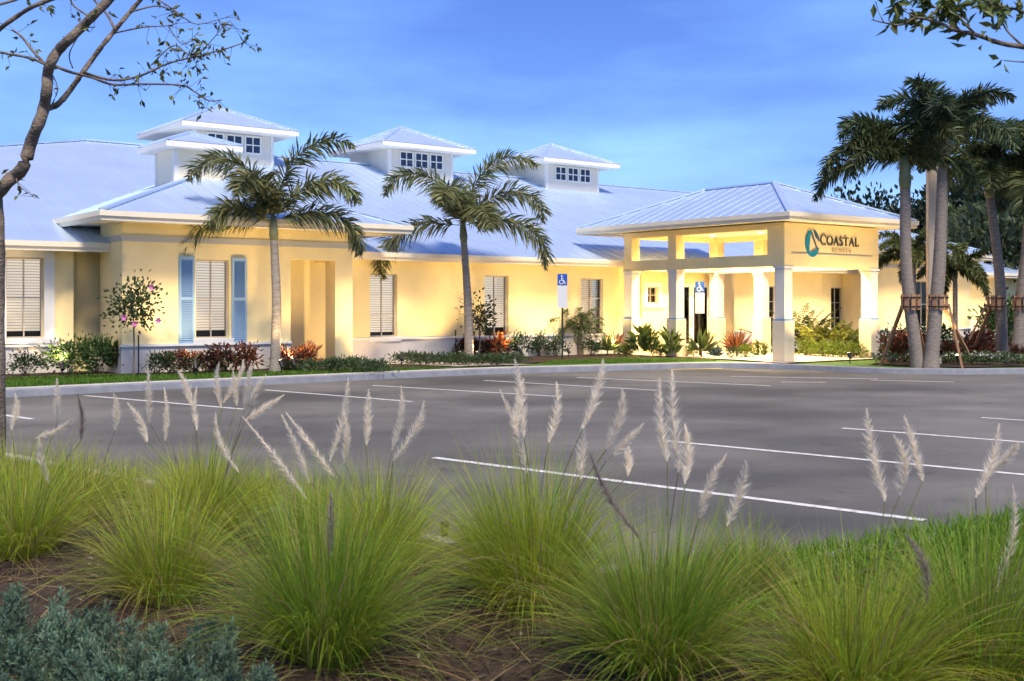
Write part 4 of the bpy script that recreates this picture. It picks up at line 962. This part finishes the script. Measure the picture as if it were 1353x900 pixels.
for wi, (pts, cnt) in enumerate(zip(twig, (5, 7, 6, 34, 48, 4, 8, 12, 16, 5, 3, 8, 6, 8, 8, 4))):
    for k in range(cnt):
        f = random.uniform(.25, 1.0) ** .8; p = pts[min(int(f * (len(pts) - 1)), len(pts) - 1)]
        u = Vector(unit(1)[0]); l_ = random.uniform(.02, .16); e_ = p + Vector((u.x, u.y, u.z * .9)) * l_
        stp0.append(p); stp1.append(e_)
        for r_ in range(random.randint(1, 3)): lp.append(e_); ldir.append(Vector(unit(1)[0]) * .8 + u * .5 + Vector((0, 0, -.2)))
n = len(lp); V, Fc = leaves_np(lp, ldir, RNG.uniform(.04, .085, n), RNG.uniform(.018, .035, n))
cr = merge([(V, Fc, np.repeat(colour(n, (.110, .125, .030), .5, .3), 4, 0)), stems_np(stp0, stp1, .0025, (.10, .075, .05))])
link_mesh('crown', *cr[:2], M['leaf'], LT, cols=cr[2])

# --- tree whose branch hangs in at the top right
RT = thing('overhanging_tree', (4.6, 6.8, .13), 'foreground tree off the right side whose leafy branch hangs into the top corner', 'tree')
tm = MB('w'); Y0 = 6.4
tm.tube([(4.6, 6.8, .05), (4.55, 6.8, 1.4), (4.4, 6.75, 2.6), (4.45, 6.7, 4.2)], [.10, .085, .075, .05], 10)
tw = [limb(tm, [(1720, 60), (1540, 88), (1420, 72), (1353, 62), (1322, 57), (1290, 46), (1262, 40), (1240, 30), (1212, 24), (1190, 33), (1168, 30), (1152, 26)], .022, .003, 6.6, -.4, 7),
      limb(tm, [(1420, 72), (1360, 20), (1310, 5), (1270, -10)], .010, .004, 6.5, -.2), limb(tm, [(1353, 62), (1330, 40), (1315, 12), (1290, 8)], .007, .003, 6.5, .2), limb(tm, [(1270, 42), (1250, 20), (1228, 4), (1215, -10)], .006, .003, 6.4, .1),
      limb(tm, [(1430, 84), (1380, 82), (1353, 82), (1326, 80)], .008, .003, 6.5, 0), limb(tm, [(1168, 30), (1162, 18), (1157, 2)], .003, .002, 6.2, 0), limb(tm, [(1290, 46), (1264, 18), (1250, -8)], .006, .003, 6.4, -.1), limb(tm, [(1212, 24), (1192, 12), (1183, -6)], .004, .002, 6.3, 0)]
tm.build('trunk', M['bark'], RT, smooth=True)
lp, ldir = [], []
for pts, cnt in zip(tw, (60, 42, 40, 40, 3, 2, 38, 28)):
    for k in range(cnt):
        i = int(random.uniform(.42, 1.0) * (len(pts) - 1)) if cnt > 5 else len(pts) - 1
        if cnt == 60 and i > len(pts) * .84: continue
        p = pts[i] + Vector(unit(1)[0]) * random.uniform(0, .07); lp.append(p); ldir.append(Vector(unit(1)[0]) + Vector((-.3, 0, -.35)))
n = len(lp); V, Fc = leaves_np(lp, ldir, RNG.uniform(.06, .11, n), RNG.uniform(.028, .045, n))
link_mesh('crown', V, Fc, M['leaf'], RT, cols=np.repeat(colour(n, (.110, .135, .030), .45, .25), 4, 0))

# --- foreground: mulch chips, lawn blades, fountain grass, juniper
n = 15000; X = RNG.uniform(-5, 4, n); Yy = RNG.uniform(3.2, 10.5, n); ok = bed_side(np.stack([X, Yy], 1)) > .05; X, Yy = X[ok], Yy[ok]; n = len(X)
Z = np.array([.145 + hn(a, b) for a, b in zip(X, Yy)]); P = np.stack([X, Yy, Z + RNG.uniform(0, .012, n)], 1)
D = RNG.normal(size=(n, 3)) * [1, 1, .25]; V, Fc = leaves_np(P, D, RNG.uniform(.02, .075, n), RNG.uniform(.008, .022, n), N=np.tile([0, 0, 1.], (n, 1)) + RNG.normal(size=(n, 3)) * .3)
c = colour(n, (.075, .047, .030), .8, .12); lite = RNG.random(n) < .07; c[lite] = colour(lite.sum(), (.34, .28, .21), .3, .05)
tag(link_mesh('mulch_chips', V, Fc, M['leaf'], cols=np.repeat(c, 4, 0)), kind='stuff')
n = 300; X = RNG.uniform(-4.5, 3, n); Yy = RNG.uniform(3.6, 8, n); ok = bed_side(np.stack([X, Yy], 1)) > .1; X, Yy = X[ok], Yy[ok]

def blades(root, az, L, lean, curl, width, k=5):
    """arching blades: verts (n*(2k+1)), faces"""
    n = len(root); t = np.linspace(0, 1, k + 1)[None, :]
    th = lean[:, None] + curl[:, None] * t                       # angle from vertical grows along the blade
    ds = L[:, None] / k; h = np.cumsum(np.sin(th) * ds, 1) - np.sin(th[:, :1]) * ds; v = np.cumsum(np.cos(th) * ds, 1) - np.cos(th[:, :1]) * ds
    P = np.stack([root[:, :1] + np.cos(az)[:, None] * h, root[:, 1:2] + np.sin(az)[:, None] * h, root[:, 2:3] + v], 2)
    tw = az + np.pi / 2 + RNG.normal(size=n) * .5; S = np.stack([np.cos(tw), np.sin(tw), RNG.normal(size=n) * .3], 1)[:, None, :] * (width[:, None, None] / 2) * (1 - t ** 2 * .92)[:, :, None]
    V = np.stack([P + S, P - S], 2).reshape(n, -1, 3); m_ = 2 * (k + 1); i = np.arange(n)[:, None] * m_
    f = []
    for j in range(k): f.append(np.concatenate([i + 2 * j, i + 2 * j + 1, i + 2 * j + 3, i + 2 * j + 2], 1))
    return V.reshape(-1, 3), np.concatenate(f), m_

# lawn at the right of the bed
n = 90000; X = RNG.uniform(.6, 8, n); Yy = RNG.uniform(4.5, 11, n); b_ = bed_side(np.stack([X, Yy], 1))
ok = (b_ > -.19) & (b_ < 1.25 + .25 * np.sin(4 * X)) & (X > .75 + .18 * np.sin(9 * Yy)); X, Yy = X[ok], Yy[ok]; n = len(X)
V, Fc, m_ = blades(np.stack([X, Yy, np.full(n, .125)], 1), RNG.uniform(0, 6.28, n), RNG.uniform(.08, .17, n), RNG.uniform(.0, .5, n), RNG.uniform(.1, .9, n), RNG.uniform(.006, .011, n), 3)
tag(link_mesh('lawn_grass', V, Fc, M['blade'], cols=np.repeat(colour(n, (.130, .250, .018), .3, .2), m_, 0)), kind='stuff')
# far lawns
def far_lawn(poly, n, h=.07):
    poly = np.array(poly); lo, hi = poly.min(0), poly.max(0); P = RNG.uniform(lo, hi, (n, 2)); ins = np.zeros(n, bool)
    for i in range(len(poly)):
        a, b = poly[i], poly[(i + 1) % len(poly)]
        c = ((a[1] > P[:, 1]) != (b[1] > P[:, 1])) & (P[:, 0] < (b[0] - a[0]) * (P[:, 1] - a[1]) / (b[1] - a[1] + 1e-12) + a[0]); ins ^= c
    P = P[ins]; n = len(P); Wp = np.stack([P[:, 0] * UX - P[:, 1] * UY, P[:, 0] * UY + P[:, 1] * UX, np.full(n, .12)], 1)
    V, Fc, m_ = blades(Wp, RNG.uniform(0, 6.28, n), RNG.uniform(.5, 1.2, n) * h, RNG.uniform(0, .5, n), RNG.uniform(.1, .8, n), np.full(n, .016), 2)
    tag(link_mesh('lawn_grass', V, Fc, M['blade'], cols=np.repeat(colour(n, (.090, .190, .018), .3, .2), m_, 0)), kind='stuff')
far_lawn([(2, 22.0), (6, 22.1), (13.5, 22.4), (15.4, 22.4), (15.2, 23.0), (13.2, 23.5), (9, 23.9), (7.8, 24.8), (2, 24.95)], 42000)
far_lawn([(18.4, 22.6), (20.4, 22.2), (22.4, 21.6), (23.3, 21.2), (23.6, 21.7), (22.5, 23.7), (19.6, 23.8)], 14000)

n = 5200; X = RNG.uniform(-4.5, 3.6, n); Yy = RNG.uniform(3.4, 9.5, n); ok = bed_side(np.stack([X, Yy], 1)) > .12; X, Yy = X[ok], Yy[ok]; n = len(X)
V, Fc, m_ = blades(np.stack([X, Yy, np.array([.15 + hn(a, b) for a, b in zip(X, Yy)])], 1), RNG.uniform(0, 6.28, n), RNG.uniform(.08, .34, n), RNG.uniform(1.15, 1.5, n), RNG.uniform(-.2, .45, n), RNG.uniform(.003, .006, n), 4)
tag(link_mesh('straw_litter', V, Fc, M['blade'], cols=np.repeat(colour(n, (.22, .165, .08), .55, .15), m_, 0)), kind='stuff')
# fountain grass
def plume(root_pos, pb, tip, parent, tone):
    pb, tip, foot = Vector(pb), Vector(tip), Vector(root_pos)
    parts = []; d = tip - pb; L = d.length; dn = np.array(d.normalized()); n = 820; pb = pb - d * .22; d = tip - pb
    sag = Vector((random.uniform(-.035, .035), random.uniform(-.03, .03), 0))
    t = RNG.uniform(0, 1, n); P = np.array(pb)[None] + np.array(d)[None] * t[:, None] + np.array(sag)[None] * (np.sin(np.pi * t))[:, None]
    rad = random.uniform(.022, .030) * np.sin(np.pi * np.clip(t ** .62 * .93 + .05, 0, 1)) ** .8
    u = RNG.normal(size=(n, 3)); u -= (u @ dn)[:, None] * dn[None]; u /= np.linalg.norm(u, axis=1, keepdims=True)
    D = u * .75 + dn[None] * 1.0; D /= np.linalg.norm(D, axis=1, keepdims=True); E = P + D * (rad * RNG.uniform(.3, 1.9, n) * 1.35)[:, None]; S = np.cross(D, RNG.normal(size=(n, 3))); S /= np.linalg.norm(S, axis=1, keepdims=True)
    V = np.stack([P + S * .0013, P - S * .0013, E], 1).reshape(-1, 3); Fc = np.arange(n * 3).reshape(-1, 3)
    parts.append((V, Fc, np.repeat(colour(n, tone, .25, .06), 3, 0)))
    # spine and stalk
    q = [foot, foot.lerp(pb, .4) + Vector((0, 0, .12 * (pb - foot).length)) * .6, foot.lerp(pb, .75) + Vector((0, 0, .05)), pb]
    L2 = [q[0] * (1 - f) ** 3 + q[1] * 3 * f * (1 - f) ** 2 + q[2] * 3 * f * f * (1 - f) + q[3] * f ** 3 for f in np.linspace(0, 1, 9)]
    parts.append(stems_np(L2[:-1], L2[1:], .0027, (.20, .22, .08)))
    sp = [np.array(pb) + np.array(d) * f + np.array(sag) * math.sin(math.pi * f) for f in np.linspace(0, 1, 6)]
    parts.append(stems_np(sp[:-1], sp[1:], .0035, tone)); V, Fc, C = merge(parts)
    return link_mesh('plume', V, Fc, M['plume'], parent, cols=C)
TONE, TDK = (.90, .80, .66), (.36, .30, .26)
def fountain(px, py, H, Rd, n, col, label, plumes=(), dry=.16, wide=1.0):
    q = gnd(px, py, .14); root = thing('fountain_grass', q, label, 'ornamental grass', 'fountain grass clumps in the foreground bed')
    az = RNG.uniform(0, 6.28, n); rr = Rd * .28 * np.sqrt(RNG.random(n)); Rt = np.stack([q[0] + rr * np.cos(az), q[1] + rr * np.sin(az), np.full(n, .11)], 1)
    az2 = az + RNG.normal(size=n) * .5; g_ = RNG.random(n)
    n = int(n * .9); az, az2, g_, Rt = az[:n], az2[:n], g_[:n], Rt[:n]; L = H * .92 * RNG.uniform(.55, 1.15, n); lean = (.04 + .38 * g_ ** 1.2) * wide + RNG.normal(size=n) * .09; lay = RNG.random(n) < .07; lean[lay] = RNG.uniform(.9, 1.45, lay.sum()); curl = (.25 + 1.30 * g_) * wide + RNG.normal(size=n) * .25
    V, Fc, m_ = blades(Rt, az2, L, lean, curl, RNG.uniform(.0024, .0050, n), 7); C = colour(n, np.array(col) * 1.25, .38, .25)
    wd = random.uniform(0, 6.28); wv = np.array([math.cos(wd), math.sin(wd)]) * random.uniform(.02, .10) * H      # each clump leans its own way
    VV = V.reshape(n, m_, 3); tt = np.clip((VV[:, :, 2] - .11) / H, 0, 1.2); VV[:, :, 0] += wv[0] * tt ** 1.5; VV[:, :, 1] += wv[1] * tt ** 1.5; V = VV.reshape(-1, 3)
    dr = RNG.random(n) < dry * (0.4 + 1.2 * g_); dr |= lay & (RNG.random(n) < .75); C[dr] = colour(dr.sum(), (.34, .25, .11), .35, .1)
    link_mesh('foliage', V, Fc, M['blade'], root, cols=np.repeat(C, m_, 0))
    for pl in plumes:
        dark = len(pl) > 4; Yp = q[1] + random.uniform(-.22, .22)
        pb, tp = at(pl[2], pl[3], Yp), at(pl[0], pl[1], Yp + random.uniform(-.06, .06)); plume((q[0] + random.uniform(-.06, .06), q[1] + random.uniform(-.06, .06), .2), pb, tp, root, TDK if dark else TONE)
    return root
GA, GB, GD = (.245, .305, .026), (.285, .335, .028), (.170, .250, .024)
fountain(30, 735, .78, .5, 1500, GA, 'fountain grass clump at the left edge beside the foreground tree', [(75, 500, 75, 548), (102, 520, 106, 572, 1), (52, 580, 62, 628), (96, 553, 55, 575), (20, 520, 16, 560)])
fountain(105, 690, .62, .45, 1100, GA, 'yellowing fountain grass clump between the left edge clump and the brightest clump', [(150, 520, 152, 560)], dry=.35)
fountain(215, 800, .74, .42, 2000, GA, 'low fountain grass clump just above the blue green juniper', [], dry=.25)
fountain(272, 712, .74, .48, 2200, GB, 'brightest fountain grass clump with the densest bunch of plumes, left of centre', [(195, 482, 197, 545), (168, 532, 190, 575), (217, 512, 218, 570), (235, 490, 250, 528), (260, 512, 260, 558), (290, 478, 292, 528), (322, 475, 300, 522), (332, 480, 325, 530), (308, 490, 312, 528), (352, 495, 335, 533), (375, 522, 333, 550), (285, 545, 310, 610)])
fountain(345, 668, .42, .4, 800, GB, 'small bright fountain grass clump at the kerb, right of the brightest clump', [])
fountain(432, 872, .92, .5, 2600, GD, 'largest deep green fountain grass clump, front and left of centre', [(437, 650, 436, 720, 1)], dry=.10)
fountain(500, 758, .76, .5, 2000, GB, 'tall light green fountain grass clump directly behind the largest deep green one', [(320, 550, 390, 640), (372, 548, 402, 622), (378, 545, 430, 615), (460, 500, 440, 590), (455, 545, 455, 600), (487, 515, 485, 575), (530, 510, 520, 580), (560, 530, 527, 595)])
fountain(395, 720, .5, .4, 900, GD, 'short dark fountain grass tuft behind the largest clump, on its left', [], dry=.2)
fountain(632, 722, .34, .3, 520, GD, 'small dark fountain grass tuft beside the bare kerb piece', [])
fountain(705, 805, .88, .6, 3400, GA, 'broad fountain grass clump in the centre with a row of pale plumes', [(680, 475, 690, 560), (660, 515, 690, 605), (692, 500, 682, 560), (735, 505, 727, 570), (797, 475, 775, 550), (822, 515, 805, 580), (850, 560, 810, 600), (770, 560, 768, 620), (830, 590, 830, 622)])
fountain(872, 895, .80, .5, 2800, GD, 'front fountain grass clump right of centre with soft blurred plumes', [(888, 490, 895, 600), (872, 500, 880, 590), (905, 560, 905, 625), (960, 600, 930, 670), (985, 610, 965, 680), (780, 600, 832, 690, 1)])
fountain(985, 790, .52, .4, 1300, GD, 'short sparse fountain grass tuft between two front clumps on the right', [], dry=.3)
fountain(1130, 925, .70, .55, 2200, GA, 'front fountain grass clump sweeping to the left in the lower right corner', [(1145, 540, 1165, 640), (1180, 575, 1187, 640), (1195, 550, 1215, 620), (1195, 705, 1220, 780, 1)], wide=1.15)
fountain(1300, 900, .78, .5, 2000, GD, 'fountain grass clump at the right edge with a large blurred plume', [(1320, 560, 1295, 640), (1345, 585, 1310, 622), (1338, 640, 1322, 750)])

fountain(-40, 690, .6, .5, 1200, GA, 'fountain grass clump behind the foreground tree, mostly outside the left edge', [])
fountain(160, 655, .40, .4, 900, GB, 'small fountain grass tuft at the kerb behind the yellowing clump', [])
fountain(215, 690, .50, .4, 1000, GB, 'fountain grass tuft left of the brightest clump', [])

fountain(18, 668, .60, .4, 1100, GB, 'fountain grass tuft at the kerb just right of the foreground tree trunk', [])
fountain(88, 652, .50, .4, 1000, GA, 'fountain grass tuft at the kerb left of the small kerbside tuft', [], dry=.25)
fountain(252, 664, .46, .4, 1000, GB, 'fountain grass tuft at the kerb straight behind the brightest clump', [])
fountain(415, 690, .44, .36, 800, GB, 'fountain grass tuft at the kerb hidden behind the largest clump', [])

# juniper
def juniper(px, py, ns, spread, label, h=.22):
    q = gnd(px, py, .14); parts = []
    for k in range(ns):
        az = random.uniform(0, 6.28); r = spread * math.sqrt(random.random()); b = np.array([q[0] + r * math.cos(az), q[1] + r * math.sin(az), .12]); L = h * random.uniform(.7, 1.25)
        tip = b + np.array([math.cos(az) * L * .55 * random.uniform(.2, 1), math.sin(az) * L * .55 * random.uniform(.2, 1), L]); nn = 15; P, D = [], []
        for j in range(nn):
            f = .15 + .85 * j / nn; c0 = b + (tip - b) * f
            for r_ in range(4):
                d = (tip - b) / L * .85 + unit(1)[0] * .75; ll = (.085 * (1 - f) + .03)
                for w in range(7): P.append(c0 + d * ll * w / 7); D.append(d + unit(1)[0] * .75)
        m_ = len(P); V, Fc = leaves_np(P, D, RNG.uniform(.014, .030, m_), .0075); parts.append((V, Fc, np.repeat(colour(m_, np.array((.090, .150, .095)) * random.uniform(.65, 1.45), .25, .1), 4, 0))); parts.append(stems_np([b], [tip], .004, (.10, .07, .05)))
    V, Fc, C = merge(parts); tag(link_mesh('juniper_shrub', V, Fc, M['leaf'], cols=C), label, 'shrub', 'low junipers in the foreground')
juniper(20, 885, 26, .26, 'blue green juniper in the lower left corner'); juniper(120, 915, 34, .34, 'blue green juniper right of the corner one, below the low grass clump', .20); juniper(235, 935, 26, .30, 'darker juniper sprays at the bottom edge, left of the largest grass clump', .20)

# white plastic edging post / irrigation bits near the kerb
q = gnd(588, 707, .14); e_ = MB('w'); e_.tube([(q[0], q[1] - .05, .08), (q[0], q[1] - .05, .20)], .022, 10); e_.tube([(q[0], q[1] - .05, .20), (q[0], q[1] - .05, .235)], [.03, .024], 10)
tag(e_.build('sprinkler_head', M['black']), 'small black sprinkler head beside the bare kerb piece', 'sprinkler')

# ------------------------------------------------------------------ ground lamps among the shrubs
def spotlight(s_, t_, aim, power, label, size=95, col=(1.0, .70, .34)):
    b = st(s_, t_, .15); root = thing('ground_lamp', b, label, 'lamp', 'ground lamps washing the walls')
    A = Vector(st(*aim)); h = Vector((b[0], b[1], .33)); d = (A - h).normalized()
    MB('w').tube([(b[0], b[1], .12), (b[0], b[1], .30)], .012, 8).build('stake', M['black'], root)
    MB('w').tube([h - d * .07, h + d * .05, h + d * .09], [.04, .05, .052], 12).build('housing', M['black'], root)
    MB('w').tube([h + d * .091, h + d * .094], [.045, .045], 12).build('lens', M['lens'], root)
    ld = bpy.data.lights.new('lamp', 'SPOT'); ld.energy = power * 1.4; ld.color = col; ld.spot_size = R(size); ld.spot_blend = .7; ld.shadow_soft_size = .05
    lo = bpy.data.objects.new('lamp', ld); COL.objects.link(lo); lo.location = h + d * .12; lo.rotation_euler = (-d).to_track_quat('Z', 'Y').to_euler()
for (s_, t_, aim, pw, lab) in (
    (4.6, 24.7, (4.6, 26.3, 1.9), 60, 'ground lamp hidden beside the low shrub under the left window'), (7.2, 24.7, (7.3, 26.4, 1.9), 60, 'ground lamp hidden behind the pair of green shrubs'), (9.6, 23.5, (9.8, 24.8, 2.2), 55, 'ground lamp behind the pink hibiscus tree'),
    (11.9, 23.5, (11.9, 24.8, 2.4), 55, 'ground lamp under the right blue shutter'), (13.6, 23.55, (13.2, 24.8, 2.3), 60, 'ground lamp inside the flame orange shrub by the left palm'), (15.0, 23.9, (14.6, 26.3, 1.8), 70, 'ground lamp before the recessed side door'),
    (17.5, 24.9, (17.3, 26.3, 2.2), 55, 'ground lamp under the lit facade window'), (19.5, 24.9, (19.5, 26.3, 2.2), 55, 'ground lamp left of the right palm foot'), (21.2, 24.9, (21.2, 26.3, 2.2), 70, 'ground lamp inside the flame orange shrub by the right palm'), (23.0, 24.7, (23.2, 26.3, 2.1), 80, 'ground lamp by the pygmy date palm'), (24.2, 24.6, (24.9, 26.0, 2.0), 70, 'ground lamp by the downspout'),
    (30.8, 24.6, (30.8, 26.3, 2.0), 80, 'ground lamp behind the red spiky plant'), (33.5, 24.4, (33.5, 26.3, 2.0), 90, 'ground lamp behind the areca palms'), (37.0, 23.2, (37.0, 24.8, 2.0), 80, 'ground lamp behind the leftmost braced palm'), (40.5, 23.2, (40.5, 24.8, 2.0), 80, 'ground lamp behind the crossing brace posts'), (44.5, 24.6, (44.5, 26.3, 2.0), 80, 'ground lamp behind the slim palm')):
    spotlight(s_, t_, aim, pw, lab)
for px, t_, lab in ((372, 23.1, 'ground lamp aimed up the trunk of the palm beside the blue shutters'), (632, 24.4, 'ground lamp aimed up the trunk of the palm between the facade windows')):
    s_ = s_at(px, t_); spotlight(s_, t_, (s_ - .12, t_ + (.6 if px < 500 else .9), 1.5), 42, lab, 60)
for s_, lab in ((24.75, 'ground lamp before the porch, nearer its left front column'), (27.2, 'ground lamp before the porch, nearer its right front column')):
    spotlight(s_, 18.0, (s_, 19.4, 3.1), 150, lab, 110)
spotlight(*to_st(RP2[0] + .9, RP2[1] + .6), (*to_st(RP2[0], RP2[1]), 6.0), 90, 'ground lamp at the foot of the tallest palm', 60)
